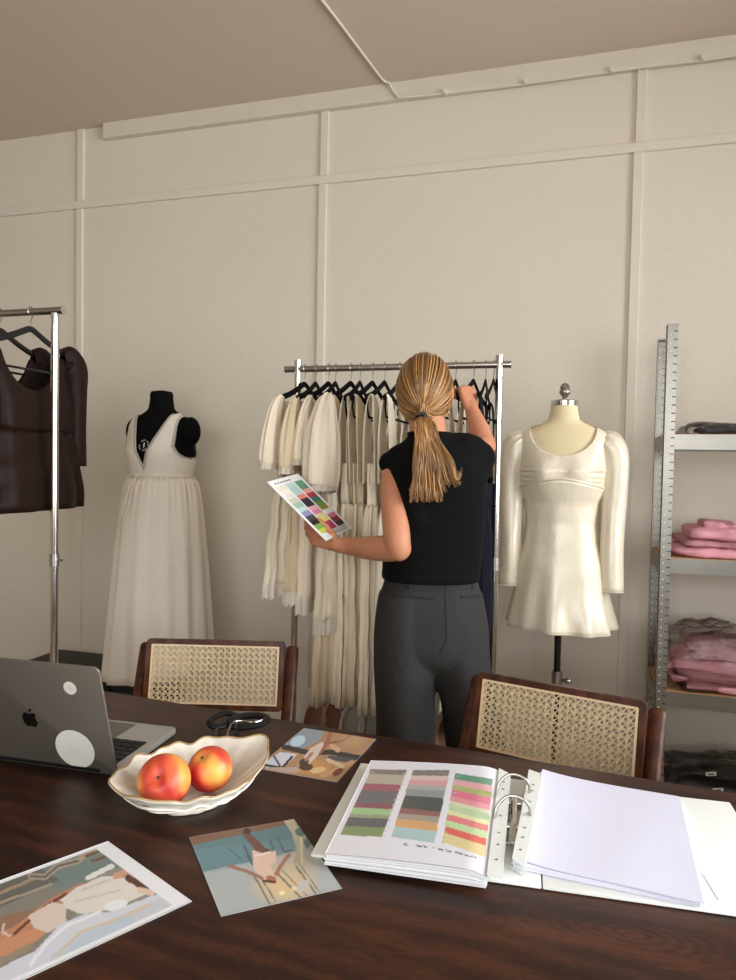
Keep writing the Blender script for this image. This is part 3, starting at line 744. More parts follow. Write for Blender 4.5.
# right-hand stack
rc=[Bi.inverted()@at_z(*q,TZ+.014) for q in ((541,776),(678,797),(702,903),(514,864))]
rc=[V((p.x,p.y,0)) for p in rc]
profR=lambda u,v:1.0+.7*math.exp(-u*5)-.25*u+.04*sin(u*9+v*3)*(.3+v)
stack('page_stack',rc,4,.0032,.005,.0022,M_lav,profR,8)
rc2=[Bi.inverted()@at_z(*q,TZ+.02) for q in ((528,774),(541,776),(520,862),(513,860))]
strip('sleeve_edge',(529,773),(542,777),(524,868),(512,858),TZ+.032)
w=MB()
for k in range(4):
    z=.008+k*.006; P=[Bi.inverted()@at_z(*q,TZ+.02) for q in ((527+k*.6,773),(543,778),(526,868),(511+k*.6,859))]
    vs=[V((p.x,p.y,z)) for p in P]+[V((p.x,p.y,z-.0012)) for p in P]; w.add(vs,[(0,1,2,3),(7,6,5,4),(0,4,5,1),(1,5,6,2),(2,6,7,3),(3,7,4,0)])
build(w,'sleeve_edges',M_sleeve,t,smooth=False)
# clear corner pocket on the cover
P=[Bi.inverted()@at_z(*q,TZ+.006) for q in ((697,876),(702,873),(719,900),(706,903))]
w=MB(); w.tube(smooth_path([P[0],P[1],P[2]],4),.0008,6); build(w,'corner_pocket',M_sleeve,t)

# ================================================================ LAPTOP
t=thing('laptop','grey laptop seen from behind with two round white stickers on its lid','laptop',(-.787-.154,1.08,TZ+.001),math.radians(3))
def rrect(hx,y0,y1,r,n=6):
    P=[]
    for (x,y,a0) in ((hx-r,y1-r,0),(-hx+r,y1-r,90),(-hx+r,y0+r,180),(hx-r,y0+r,270)):
        for k in range(n+1): a=math.radians(a0+k*90/n); P.append((x+r*cos(a),y+r*sin(a)))
    return P
def rslab(w,P,z0,z1,e=.0015):
    cx_=sum(p[0] for p in P)/len(P); cy_=sum(p[1] for p in P)/len(P)
    def sh(d): 
        o=[]
        for x,y in P: l=math.hypot(x-cx_,y-cy_); o.append((x-(x-cx_)/l*d,y-(y-cy_)/l*d))
        return o
    return w.rings([[V((x,y,z)) for x,y in sh(d)] for d,z in ((e,z0),(0,z0+e),(0,z1-e),(e*.4,z1-e*.3),(e,z1))])
w=MB(); rslab(w,rrect(.154,.004,.221,.012),0,.0115); base=build(w,'base',M_alu2,t)
w=MB(); w.box((0,.075,.0117),(.272,.108,.0006)); build(w,'keyboard_well',M_key,base)
w=MB()
for r in range(6):
    n=14 if r<5 else 11
    for k in range(14):
        wd=.0165; 
        if r==5 and 4<=k<=8:
            if k==6: w.box((-.128+k*.0194,.030+5*.0182,.0128),(.09,.0155,.0015),bev=.0006)
            continue
        w.box((-.1265+k*.01945,.030+r*.0182,.0128),(wd,.0155 if r else .009,.0015),bev=.0006)
build(w,'keys',M_key,base)
w=MB(); w.box((0,.172,.0117),(.125,.078,.0006),bev=.0002); build(w,'trackpad',M_alu,base)
# lid tilted toward the viewer
T=Matrix.Translation((0,-.001,.002))@Matrix.Rotation(math.radians(15.5),4,'X')@Matrix.Rotation(math.radians(90),4,'X')
# local lid plane: x, y(up the lid) ; +z of the slab faces the viewer
w=MB(); w.M=T; rslab(w,rrect(.154,0,.222,.011),-.005,0,.0012); lid=build(w,'lid',M_alu,t)
w=MB(); w.M=T; w.box((0,.108,-.0053),(.296,.192,.0006)); build(w,'screen',M_mirrorblk,lid)
w=MB(); w.cyl((-.12,0,.009),(.12,0,.009),.005,n=12); build(w,'hinge',M_blackpl,t)
# logo on the lid
ap=[(0,9.6),(1.5,9.9),(3.4,10.9),(5.6,11.2),(7.6,10.4),(8.9,9.0),(7.6,7.8),(6.9,6.3),(6.8,4.6),(7.3,2.7),(8.4,1.2),(9.8,.2),(9.0,-2.0),(7.6,-4.4),(5.9,-6.3),(4.3,-6.9),(2.6,-6.5),(1.0,-5.9),(-.8,-5.9),(-2.6,-6.6),(-4.3,-7.0),(-6,-6.0),(-7.9,-3.4),(-9.2,.2),(-9.6,3.8),(-9.0,7.0),(-7.4,9.6),(-5.2,11.0),(-3.2,10.9),(-1.4,10.1)]
w=MB(); w.M=T@Matrix.Translation((-.008,.098,0)); k=.00165
w.prism([(x*k,y*k-.002) for x,y in ap],.0001,.0006)
w.prism([(x*k,y*k-.002) for x,y in ((.2,12.1),(1.2,12.0),(3.0,13.4),(4.0,15.2),(4.0,16.8),(2.2,16.0),(.8,14.4))],.0001,.0006)
build(w,'lid_emblem',M_mirrorblk,lid,smooth=False,label='dark fruit shaped emblem')
def lidpt(px,py):
    Mw=Matrix.Translation(t.location)@Matrix.Rotation(t.rotation_euler.z,4,'Z')@T; o=Mw.translation; nrm=(Mw.to_3x3()@V((0,0,1))).normalized(); d=ray(px,py)
    p=ORG+d*((o-ORG).dot(nrm)/d.dot(nrm)); q=Mw.inverted()@p; return q
for (px,py,r,lb) in ((70,688,.0128,'small round white sticker'),(75,749,.040,'large round white sticker')):
    q=lidpt(px,py); w=MB(); w.M=T@Matrix.Translation((q.x,q.y,0)); w.cyl((0,0,.0001),(0,0,.0006),r,n=40); o=build(w,'sticker',M_stick,lid,label=lb)
    w=MB(); w.M=T@Matrix.Translation((q.x,q.y,0)); rnd=random.Random(4)
    if r>.02:
        for k in range(7):
            y=-.012+k*.004; 
            for j in range(8):
                if rnd.random()<.7: w.box((-.014+j*.004,y,.0007),(.0026,.0005,.0002))
    else:
        for a in range(5): w.box((.004*cos(a*1.26),.004*sin(a*1.26),.0007),(.0022,.0008,.0002))
        w.box((0,0,.0007),(.002,.003,.0002))
    build(w,'faint_print',mat('faint_ink',S(176,174,168),.6),o,smooth=False)

# ================================================================ BOWL AND PEACHES
ang=math.radians(59)
t=thing('serving_bowl','shell shaped ivory ceramic bowl holding two peaches','bowl',(-.606,1.050,TZ+.001),ang)
def bowl_r(th):
    # boat outline: blunt scalloped end at -x, drawn-out point at +x
    c=cos(th); s_=sin(th)
    rx=.145 if c>0 else .140; ry=.096
    e=2.0-.45*max(0,c)
    den=(abs(c)/rx)**e+(abs(s_)/ry)**e
    r=den**(-1/e)
    r*=1+.022*sin(9*th+.5)+.012*sin(15*th)
    return r
R=[];n=96
prof=[(.0,.006),(.30,.006),(.44,.009),(.62,.018),(.80,.032),(.93,.045),(1.0,.053),(1.012,.0555),(1.0,.0575),(.985,.0545),(.92,.0475),(.78,.036),(.60,.024),(.42,.016),(.2,.0125),(.0,.012)]
def bz_(th,k,z):
    up=.012*max(0,cos(th))**3+.006*max(0,-cos(th))**3+.0025*sin(9*th+.5)+.002*sin(15*th)+.008*sin(th)
    return z+up*max(0,(k-.5)*2)
for k,z in prof:
    R.append([V((max(k,.004)*bowl_r(2*PI*j/n)*cos(2*PI*j/n),max(k,.004)*bowl_r(2*PI*j/n)*sin(2*PI*j/n),bz_(2*PI*j/n,k,z)+.0012*sin(24*2*PI*j/n)*(k>.5)*(k<.99))) for j in range(n)])
w=MB(); w.rings(R); build(w,'bowl_body',M_ceram,t)
w=MB(); w.tube([V((.40*bowl_r(2*PI*j/48)*cos(2*PI*j/48),.40*bowl_r(2*PI*j/48)*sin(2*PI*j/48),.004)) for j in range(48)],.005,8,closed=True); build(w,'foot_ring',M_ceram,t)
w=MB(); w.tube([V((1.0*bowl_r(2*PI*j/96)*cos(2*PI*j/96),1.0*bowl_r(2*PI*j/96)*sin(2*PI*j/96),bz_(2*PI*j/96,1,.0572))) for j in range(96)],.0016,6,closed=True); build(w,'rim_line',M_rim,t)
# embossed ribs on the outside
w=MB()
for kk,zz in ((.70,.0215),(.84,.034)):
    w.tube([V((kk*1.01*bowl_r(2*PI*j/96)*cos(2*PI*j/96),kk*1.01*bowl_r(2*PI*j/96)*sin(2*PI*j/96),bz_(2*PI*j/96,kk,zz)+.001*sin(j*.8))) for j in range(96)],.0022,6,closed=True)
build(w,'embossed_rib',M_ceram,t)
def peach_mat(name,off):
    m=bpy.data.materials.new(name); m.use_nodes=True; nt=m.node_tree; N=nt.nodes; L=nt.links; b=N['Principled BSDF']
    tc=N.new('ShaderNodeTexCoord'); mp=N.new('ShaderNodeMapping'); mp.inputs['Location'].default_value=off; L.new(tc.outputs['Object'],mp.inputs[0])
    n=N.new('ShaderNodeTexNoise'); n.inputs['Scale'].default_value=9; n.inputs['Detail'].default_value=3; n.inputs['Distortion'].default_value=.6; L.new(mp.outputs[0],n.inputs['Vector'])
    r=N.new('ShaderNodeValToRGB'); e=r.color_ramp.elements; e[0].position=.33; e[0].color=S(232,186,84); e[1].position=.56; e[1].color=S(178,22,34)
    q=e.new(.46); q.color=S(226,96,60); L.new(n.outputs['Fac'],r.inputs[0])
    n2=N.new('ShaderNodeTexNoise'); n2.inputs['Scale'].default_value=160; L.new(mp.outputs[0],n2.inputs['Vector'])
    mx=N.new('ShaderNodeMix'); mx.data_type='RGBA'; mx.inputs['B'].default_value=S(226,130,90); ml=N.new('ShaderNodeMath'); ml.operation='MULTIPLY'; ml.inputs[1].default_value=.1; L.new(n2.outputs['Fac'],ml.inputs[0]); L.new(ml.outputs[0],mx.inputs['Factor']); L.new(r.outputs[0],mx.inputs['A'])
    L.new(mx.outputs['Result'],b.inputs['Base Color']); b.inputs['Roughness'].default_value=.42; 
    return m
def peach(px,py,r,rot,m,lb,seed):
    z=TZ+.001+.0175+r*.93
    p=at_z(px,py,z); w=MB(); Rg=[]
    for i in range(25):
        ph=-PI/2+PI*i/24
        ring=[]
        for j in range(40):
            th=2*PI*j/40
            seam=1-.05*math.exp(-((th-PI)/.22)**2)*cos(ph)
            top=1-.20*math.exp(-((ph-PI/2)/.32)**2)-.07*math.exp(-((ph+PI/2)/.3)**2)
            k=r*seam; cph=max(cos(ph),.01)
            ring.append(V((k*cph*cos(th)*1.03,k*cph*sin(th)*1.03,k*sin(ph)*top*.97)))
        Rg.append(ring)
    w.rings(Rg); o=build(w,'peach',m); o.location=p; o.rotation_euler=rot; tag(o,lb,'peach','peaches in the bowl')
    w=MB(); w.tube([(0,0,r*.74),(.001,0,r*.83)],[.0035,.002],8); build(w,'stem_scar',mat('stem',S(90,66,36),.8),o)
    return o
peach(164,781,.0415,(.9,-.5,.6),peach_mat('peach_skin_a',(.02,.01,0)),'red and yellow peach on the near left side of the bowl',1)
peach(210,769,.0372,(-.5,-.35,2.2),peach_mat('peach_skin_b',(.11,.05,.03)),'red and orange peach on the far right side of the bowl',2)

# ================================================================ SCISSORS
sc=at_z(228,731,TZ)
t=thing('scissors','large scissors with black handles behind the bowl','scissors',(-.700,1.300,TZ+.001),0)
A=Bi0=Matrix.Translation((-.700,1.300,TZ+.001))
def sp(px,py,z=TZ+.012): 
    p=at_z(px,py,z); return V((p.x+.700,p.y-1.300,z-TZ-.001))
def loop(cx_,cy_,rx,ry,rot,n=24):
    r=math.radians(rot); return [V((cx_+rx*cos(a)*cos(r)-ry*sin(a)*sin(r),cy_+rx*cos(a)*sin(r)+ry*sin(a)*cos(r),.016+.006*sin(a+.6))) for a in [2*PI*k/n for k in range(n)]]
l1=sp(222,722); l2=sp(247,724)
w=MB(); w.tube(loop(l1.x,l1.y,.030,.018,70),.0062,10,closed=True,ry=.008); w.tube(smooth_path([sp(217,731),sp(216,737),sp(216,743,TZ+.01)],4),[.007]*8+[.005],10); build(w,'handle',M_blackpl,t)
w=MB(); w.tube(loop(l2.x,l2.y+.004,.040,.020,22),.0068,10,closed=True,ry=.009); w.tube(smooth_path([sp(236,733),sp(226,739),sp(217,743,TZ+.01)],4),[.008]*8+[.005],10); build(w,'handle',M_blackpl,t)
w=MB(); w.tube(smooth_path([V((l2.x+.036,l2.y+.012,.021)),V((l2.x+.02,l2.y-.010,.021)),V((l2.x-.02,l2.y-.022,.021)),sp(226,740,TZ+.019)],5),.0022,8); build(w,'handle_inlay',M_chrome,t)
pv=sp(216,743,TZ+.008)
tip=V((pv.x+.035,pv.y-.115,.003))
for sgn,z in ((1,.009),(-1,.006)):
    w=MB(); d=(tip-pv).normalized(); nrm=V((-d.y,d.x,0))*sgn
    P=[pv+nrm*.010-d*.012,pv-nrm*.004-d*.012,tip+nrm*.001,tip+nrm*.004,pv+nrm*.012+d*.02]
    w.prism([(p.x,p.y) for p in P],z-.001,z+.001); build(w,'blade',M_chrome,t,smooth=False)
w=MB(); w.cyl((pv.x,pv.y,.004),(pv.x,pv.y,.013),.005,n=16); build(w,'pivot_screw',M_chrome_dull,t)

# ================================================================ DRESS FORMS
FORM=[(.78,.162,.115),(.84,.168,.12),(.95,.155,.112),(1.04,.128,.095),(1.10,.118,.088),(1.18,.128,.094),(1.26,.146,.108),(1.32,.152,.115),(1.38,.150,.100),(1.43,.158,.078),(1.455,.150,.066),(1.475,.120,.058),(1.492,.082,.052),(1.505,.058,.050),(1.53,.052,.048),(1.56,.047,.047)]
def fsec(z):
    return interp(FORM,z)
def fpt(x_frac_phi,z,front,off,dz=0):
    rx,ry=fsec(z-dz); rx+=off;ry+=off
    # bust pushes the front out a little
    ph=x_frac_phi; x=rx*sin(ph); y=-(ry*abs(cos(ph))**.85) if front else ry*abs(cos(ph))**.85
    if front:
        b=math.exp(-((z-dz-1.31)/.05)**2)*math.exp(-((abs(x)-.07)/.045)**2)*.016; y-=b
    return V((x,y,z))
def form_body(w,dz=0,z0=.79,arms=0):
    n=48; R_=[]
    zs=[z0+i*(1.56-z0)/60 for i in range(61)]
    for z in zs:
        ring=[]
        for j in range(n):
            th=2*PI*j/n; ph=th if th<PI/2 else (PI-th if th<1.5*PI else th-2*PI)
            front=(th<=PI/2 or th>=1.5*PI)
            ring.append(fpt(ph,z+dz,front,0,dz))
        R_.append(ring)
    w.rings(R_); return w
def stand(t,z0,m,base=True):
    w=MB(); w.cyl((0,0,.03),(0,0,z0+.02),.0125,n=16); build(w,'pole',m,t)
    w=MB(); w.cyl((0,0,z0-.30),(0,0,z0-.24),.02,n=16); w.cyl((0,0,z0-.27),(.035,-.01,z0-.27),.006,n=10); w.ell((.04,-.012,z0-.27),(.012,.012,.012)); build(w,'height_clamp',M_chrome_dull,t)
    for k in range(3):
        a=PI/2+k*2*PI/3; w=MB(); w.tube(smooth_path([(0,0,.09),(.08*cos(a),.08*sin(a),.07),(.2*cos(a),.2*sin(a),.02),(.24*cos(a),.24*sin(a),.01)],4),.011,10); build(w,'foot',m,t)
    
def shell(w,rows,front,xin,xout,off,dz,n=14,push=None):
    """one half-width garment panel laid over the form; rows = list of z"""
    for s in (-1,1):
        G=[]
        for z in rows:
            rx,ry=fsec(z-dz); rx+=off
            a=min(1,max(0,xin(z)/rx)); b=min(1,max(a,xout(z)/rx)); pa,pb=math.asin(a),math.asin(b)
            row=[]
            for j in range(n+1):
                ph=pa+(pb-pa)*j/n; p=fpt(ph,z,front,off,dz); p.x*=s
                if push: p+=push(p,ph,z)
                row.append(p)
            G.append(row)
        w.grid(G,flip=(s>0)!=front)
    return w
def skirt(w,z0,z1,rx0,ry0,rx1,ry1,cx1=0,cy1=0,n=120,m=26,folds=13,amp=.06,ph=0,top=None,hem=None,seed=1,ex=.8):
    R_=[]
    for i in range(m+1):
        v=i/m; ring=[]
        for j in range(n):
            th=2*PI*j/n; f=v**ex
            rx=rx0+(rx1-rx0)*f; ry=ry0+(ry1-ry0)*f
            a=amp*(.25+.75*v)
            q=noise.noise(V((cos(th)*1.7,sin(th)*1.7,seed*3.7+v*.7)))
            k=1+a*sin(folds*th+ph+2.6*q+v*.8)*(.55+.6*noise.noise(V((cos(th)*2.3+5,sin(th)*2.3,seed))))+a*.9*q+.026*sin(folds*3*th+q*6)*max(0,1-v*3)
            z=z0+(z1-z0)*v
            if top: z+= top(th)*(1-v)
            if hem: z+= hem(th)*v
            ring.append(V((cx1*v+rx*k*cos(th),cy1*v+ry*k*sin(th),z)))
        R_.append(ring)
    w.rings(R_,cap=(False,False)); return w

# -- white satin mini dress on the cream form
t=thing('dress_form','cream linen dress form with chrome finial, wearing the short satin dress','mannequin',(-.057,2.75,0),math.radians(-1))
build(form_body(MB()),'torso',M_form,t)
w=MB(); w.lathe([(.048,1.558),(.050,1.56),(.050,1.576),(.046,1.58),(0.001,1.58)],n=32); w.m=0; build(w,'neck_cap',M_chrome,t)
w=MB(); w.lathe([(r*.8,1.578+(z-1.618)*.74) for r,z in [(.010,1.618),(.012,1.622),(.010,1.632),(.014,1.64),(.024,1.655),(.026,1.664),(.022,1.676),(.02,1.678),(.024,1.683),(.02,1.695),(.012,1.705),(.001,1.708)]],n=24); build(w,'finial',M_chrome_dull,t)
stand(t,.80,M_blackpl)
d=thing('mini_dress','short ivory satin dress with long puffed sleeves on the cream form','dress',(-.057,2.75,0),math.radians(-1))
off=.006
neck=lambda z:.0 if z<1.372 else min(.118,.118*math.sqrt(max(0,1-((1.475-z)/.103)**2)) if z<1.475 else .118)
arm=lambda z:.5
rows=[1.245+i*(1.495-1.245)/34 for i in range(35)]
def gather(p,ph,z):
    # ruching at the sides of the bust
    k=math.exp(-((abs(p.x)-.13)/.03)**2)*max(0,min(1,(1.36-z)/.05)); return V((0,-.006*k*sin(z*330),0))
w=MB(); shell(w,rows,True,neck,arm,off+.004,0,20,gather); shell(w,rows,False,lambda z:0 if z<1.45 else .09*min(1,(z-1.45)/.03),arm,off+.004,0,20)
build(w,'bodice',M_satin,d,thick=.002)
# skirt following the waist then flaring
w=MB(); Rr=[]
n=120
tab=[(1.30,.1585,.134,0),(1.265,.151,.124,0),(1.2,.136,.104,.0),(1.12,.128,.100,.01),(1.05,.138,.110,.015),(.97,.160,.128,.02),(.86,.172,.140,.05),(.78,.188,.155,.09),(.735,.196,.160,.11)]
tabz=sorted(tab)
for i in range(45):
    z=1.30-(1.30-.735)*i/44; rx,ry,am=interp(tabz,z); ring=[]
    for j in range(n):
        th=2*PI*j/n; fr=max(0,-sin(th)); 
        zz=z
        # arched empire seam at the front
        if z>1.2: zz=z-(z-1.2)/.1*( .035*(abs(cos(th)))**1.5+.015)
        q=noise.noise(V((cos(th)*2,sin(th)*2,z*1.2)))
        k=1+am*(.6*sin(7*th+.6+2*q)+.4*sin(11*th+1))+.010*noise.noise(V((th*2,z*9,3)))*(1 if z<1.25 else 0)
        if z<.75: zz+=.012*sin(3*th+1)*(.75-z)/.05
        ring.append(V((rx*k*cos(th)*1.0,ry*k*sin(th),zz)))
    Rr.append(ring)
w.rings(Rr,cap=(False,False)); build(w,'skirt',M_satin,d,thick=.0015)
w=MB(); w.tube([V(p)*1.004+V((0,0,-.001)) for p in Rr[0]],.0035,6,closed=True); build(w,'empire_seam',M_satin,d)
w=MB(); w.tube([V(p) for p in Rr[-1]],.0022,6,closed=True); build(w,'hem',M_satin,d)
for s in (-1,1):
    # puffed head then a straight tube hanging down
    P=smooth_path([(s*.138,0,1.425),(s*.156,-.004,1.420),(s*.174,-.006,1.395),(s*.184,-.008,1.34),(s*.186,-.012,1.25),(s*.182,-.02,1.13),(s*.180,-.03,1.02),(s*.182,-.035,.885)],6)
    rad=spl([.030,.048,.054,.052,.046,.042,.042,.046],6)
    rr2=spl([.030,.044,.048,.046,.042,.038,.040,.046],6)
    def fold(v,th,s=s): return (.10*math.exp(-(v/.22)**2)*sin(11*th)+.035*sin(3*th+v*9)+.05*noise.noise(V((cos(th)*1.5,sin(th)*1.5,v*6+s))))
    w=MB(); w.tube(P,rad,40,cap=False,up=(0,-1,0),ry=None,fold=fold); 
    # cap the top, leave the cuff open
    build(w,'sleeve',M_satin,d,thick=.0015)
    w=MB(); n0=40; w.tube([V((s*.182,-.035,.885))+V((.0465*cos(a)*1.0,.046*sin(a),.001*sin(3*a))) for a in [2*PI*k/40 for k in range(40)]],.002,6,closed=True); build(w,'cuff_hem',M_satin,d)

# -- black form with the long linen dress
fx,fy=-1.755,2.72; dz=.045
t=thing('dress_form','black jersey dress form with round emblem, wearing the long V-neck dress','mannequin',(fx,fy,0),math.radians(-7))
w=form_body(MB(),dz,.80)
build(w,'torso',M_formblk,t)
w=MB(); w.lathe([(.049,1.60),(.050,1.615),(.044,1.628),(.02,1.633),(.001,1.633)],n=32); build(w,'neck_cap',M_formblk,t)
for s in (-1,1):
    w=MB(); w.ell((s*(.158 if s>0 else .142),-.0,1.455),(.036,.05,.062),20,14); build(w,'arm_cap',M_formblk,t)
stand(t,.82,M_blackpl)
# emblem: ring of letter-like marks round a small figure of a dress form
bt=form_body(MB(),dz,.80)
def onform(x,z,o=.001):
    rx,ry=fsec(z-dz); ph=math.asin(max(-1,min(1,x/rx))); p=fpt(ph,z,True,o,dz); return p
w=MB()
ec=(.0,1.392)
for k in range(16):
    a=2*PI*k/16
    if k%4!=3:
        p=onform(ec[0]+.022*cos(a),ec[1]+.022*sin(a),.0015); w.box(p,(.005,.002,.004),rot=Matrix.Rotation(-a-PI/2,3,'Y'))
for dx,dz_,sx,sz in ((0,.008,.007,.006),(0,.0,.009,.010),(.001,-.009,.004,.008)):
    p=onform(ec[0]+dx,ec[1]+dz_,.0015); w.box(p,(sx,.002,sz),bev=.0008)
build(w,'emblem',mat('emblem_ink',S(210,208,204),.6),t)
d=thing('linen_dress','long cream linen dress with deep lace-edged V neck on black form','dress',(fx,fy,0),math.radians(-7))
VB=1.285; seam=1.262
vin=lambda z: 0 if z<VB else (z-VB)/(1.52-VB)*.098
def aout(z):
    if z<1.335: return .5
    k=min(1,(z-1.335)/.055); return .168-(.168-.124)*math.sqrt(k)
rows=[seam-.01+i*(1.536-seam+.01)/40 for i in range(41)]
def blouse(p,ph,z): return V((0,0,0))
w=MB(); shell(w,rows,True,vin,aout,.010,dz,16); shell(w,rows,False,lambda z:0 if z<1.34 else (z-1.34)/(1.52-1.34)*.088,aout,.010,dz,16)
build(w,'bodice',M_linen,d,thick=.002)
# lace edging along V and armholes
w=MB()
def edgeline(fn,z0,z1,front,s,o=.012,n=26,scal=.0022,inward=1):
    P=[];Q=[]
    for i in range(n*3+1):
        z=z0+(z1-z0)*i/(n*3); rx,ry=fsec(z-dz); rx+=o
        x=min(fn(z),rx*.999); ph=math.asin(min(1,x/rx)); p=fpt(ph,z,front,o,dz); 
        x2=max(0,x-inward*(.009+scal*abs(sin(i*PI/3*1.0)))); ph2=math.asin(min(1,x2/rx)); q=fpt(ph2,z,front,o-.003,dz)
        p.x*=s;q.x*=s; P.append(p);Q.append(q)
    w.grid([P,Q])
for s in (-1,1):
    edgeline(vin,VB,1.53,True,s); edgeline(aout,1.34,1.53,True,s,inward=-1); edgeline(aout,1.34,1.53,False,s,inward=-1)
build(w,'lace_edging',mat('lace_edge',S(214,208,200),.9,bump=1,bscale=240,alpha=.8),d,thick=.001)
rx0,ry0=fsec(seam-dz)
w=MB(); skirt(w,seam,.40,rx0+.012,ry0+.016,.238,.215,folds=13,amp=.10,seed=4,ex=.5,hem=lambda th:-.01+.03*cos(th)); build(w,'skirt',M_linen,d,thick=.0015)
w=MB()
w.tube([V(((rx0+.013)*cos(a),(ry0+.017)*sin(a),seam)) for a in [2*PI*k/60 for k in range(60)]],.0035,6,closed=True); build(w,'waist_seam',M_linen,d)
w=MB()
for dx in (-.008,.010): 
    w.tube(smooth_path([(-.020,-ry0-.026,seam+.004),(-.022+dx,-ry0-.064,seam-.05),(-.026+dx*1.2,-ry0-.086,seam-.12),(-.028+dx,-ry0-.096,seam-.16)],5),.0022,6)
for dx in (-.02,.018): w.tube(smooth_path([(-.012,-ry0-.018,seam),(-.012+dx*.7,-ry0-.024,seam+.006),(-.012+dx,-ry0-.024,seam-.006),(-.012,-ry0-.02,seam)],4),.0016,6)
w.ell((-.012,-ry0-.02,seam+.001),(.004,.004,.004),10,8); build(w,'drawstring',M_linen,d)

# ================================================================ RACKS
def crack(label,x0,x1,y,z,over=(.04,.04),shelf=False,group=None,cap=True):
    t=thing('clothes_rack',label,'clothes rack',((x0+x1)/2,y,0),0,group); cx_=(x0+x1)/2
    for x in (x0,x1):
        w=MB(); w.cyl((x-cx_,0,.06),(x-cx_,0,z+(.02 if cap else -.008)),.0125,n=20)
        if cap: w.cyl((x-cx_,0,z+.015),(x-cx_,0,z+.032),.014,n=20)
        p=build(w,'post',M_chrome,t)
        w=MB(); w.cyl((x-cx_,0,.98),(x-cx_,0,1.02),.0155,n=20); w.cyl((x-cx_,0,1.0),(x-cx_+.03,-.0,1.0),.004,n=10); build(w,'clamp_screw',M_chrome_dull,p)
        w=MB(); w.cyl((x-cx_,-.22,.06),(x-cx_,.22,.06),.0125,n=16); f=build(w,'foot',M_chrome,t)
        for yy in (-.2,.2): w=MB(); w.cyl((x-cx_,yy,0.005),(x-cx_,yy,.05),.02,n=16); build(w,'castor',M_blackpl,f)
    w=MB(); w.cyl((x0-cx_-over[0],0,z),(x1-cx_+over[1],0,z),.0115,n=20); build(w,'rail',M_chrome_dull,t)
    w=MB(); 
    for a,b in ((x0-over[0]-.004,x0-over[0]),(x1+over[1],x1+over[1]+.004)): w.cyl((a-cx_,0,z),(b-cx_,0,z),.0135,n=16)
    build(w,'end_cap',M_chrome,t)
    if shelf:
        w=MB(); w.box(((x1-x0)*0,.0,.36),(x1-x0-.028,.29,.014),rot=Matrix.Rotation(math.radians(50),3,'X'),bev=.002); w.box((0,-.10,.262),(x1-x0-.028,.05,.012),bev=.002); build(w,'shoe_shelf',M_board,t)
    return t
crack('chrome clothes rack full of white dresses behind the woman',-.985,-.262,2.4,1.668,(.045,.035),True)
crack('chrome clothes rack holding brown dresses at the left edge',-2.75,-1.618,1.9,1.800,(.04,.03),False,cap=False)

M_hook=M_chrome_dull
def hanger(label,x,y,zr,dark=M_black,rot=0,group='black velvet hangers on the rack'):
    """clothes hanger whose width runs along local Y; origin is the rail centre"""
    t=thing('clothes_hanger',label,'hanger',(x,y,zr),rot,group)
    w=MB(); P=[V((0,.013*cos(a)*1.0,.0165*1.0*sin(a))) for a in [math.radians(200-k*22) for k in range(10)]]
    P+=[V((0,.004,-.02)),V((0,0,-.032)),V((0,0,-.058))]; w.tube(smooth_path(P,3),.0016,8); build(w,'hook',M_hook,t)
    w=MB()
    w.tube(smooth_path([(0,-.205,-.126),(0,-.18,-.119),(0,-.13,-.106),(0,-.075,-.086),(0,-.035,-.068),(0,0,-.055),(0,.035,-.068),(0,.075,-.086),(0,.13,-.106),(0,.18,-.119),(0,.205,-.126)],4),.003,10,ry=.0105,up=(1,0,0))
    w.tube(smooth_path([(0,-.175,-.118),(0,-.185,-.15),(0,-.17,-.182),(0,-.15,-.186),(0,0,-.186),(0,.15,-.186),(0,.17,-.182),(0,.185,-.15),(0,.175,-.118)],4),.0028,8,ry=.004,up=(1,0,0))
    build(w,'hanger_body',dark,t)
    return t
def oval(w,secs,n=56,folds=8,seed=1,amp=.25,cap=(False,False),dip=0):
    """secs: (z, half thickness x, half width y, cx, cy, fold)"""
    R_=[]; N_=len(secs); zs=[]
    for i in range(len(secs)-1):
        for k in range(5):
            f=k/5; R_.append(tuple(a+(b-a)*f for a,b in zip(secs[i],secs[i+1])))
    R_.append(secs[-1]); out=[]
    for (z,rx,ry,cx_,cy_,fo) in R_:
        ring=[]
        for j in range(n):
            th=2*PI*j/n; q=noise.noise(V((cos(th)*1.6+seed,sin(th)*1.6,z*1.3)))
            side=sin(folds*th+seed*2+3*q+z*2)
            x=cx_+rx*cos(th)*(1+amp*fo*q)+fo*.011*side*(1 if cos(th)>0 else -1)*(abs(cos(th))**.3)
            y=cy_+ry*(abs(sin(th))**.8)*(1 if sin(th)>0 else -1)*(1+.05*fo*side)+fo*.006*sin(5*z*9+seed)
            ring.append(V((x,y,z-(dip*max(0,1-(y/.13)**2)**.7*max(0,1-(secs[0][0]-z)/.14) if dip else 0))))
        out.append(ring)
    w.rings(out,cap=cap); return out
def lace_band(w,ring,h,n=3,out=.002):
    K=len(ring); c=sum(ring,V((0,0,0)))/K
    P0=[];P1=[]
    for k in range(K*2+1):
        a=ring[(k//2)%K]; b=ring[(k//2+1)%K]; p=a if k%2==0 else (a+b)/2
        dr=(p-c); dr.z=0; dr=dr.normalized()*out
        P0.append(p+dr*.3+V((0,0,.004))); P1.append(p+dr*(1+.8*sin(k*1.3))+V((0,0,-h*(.78+.22*abs(sin(k*PI/4))))))
    w.grid([P0,P1])
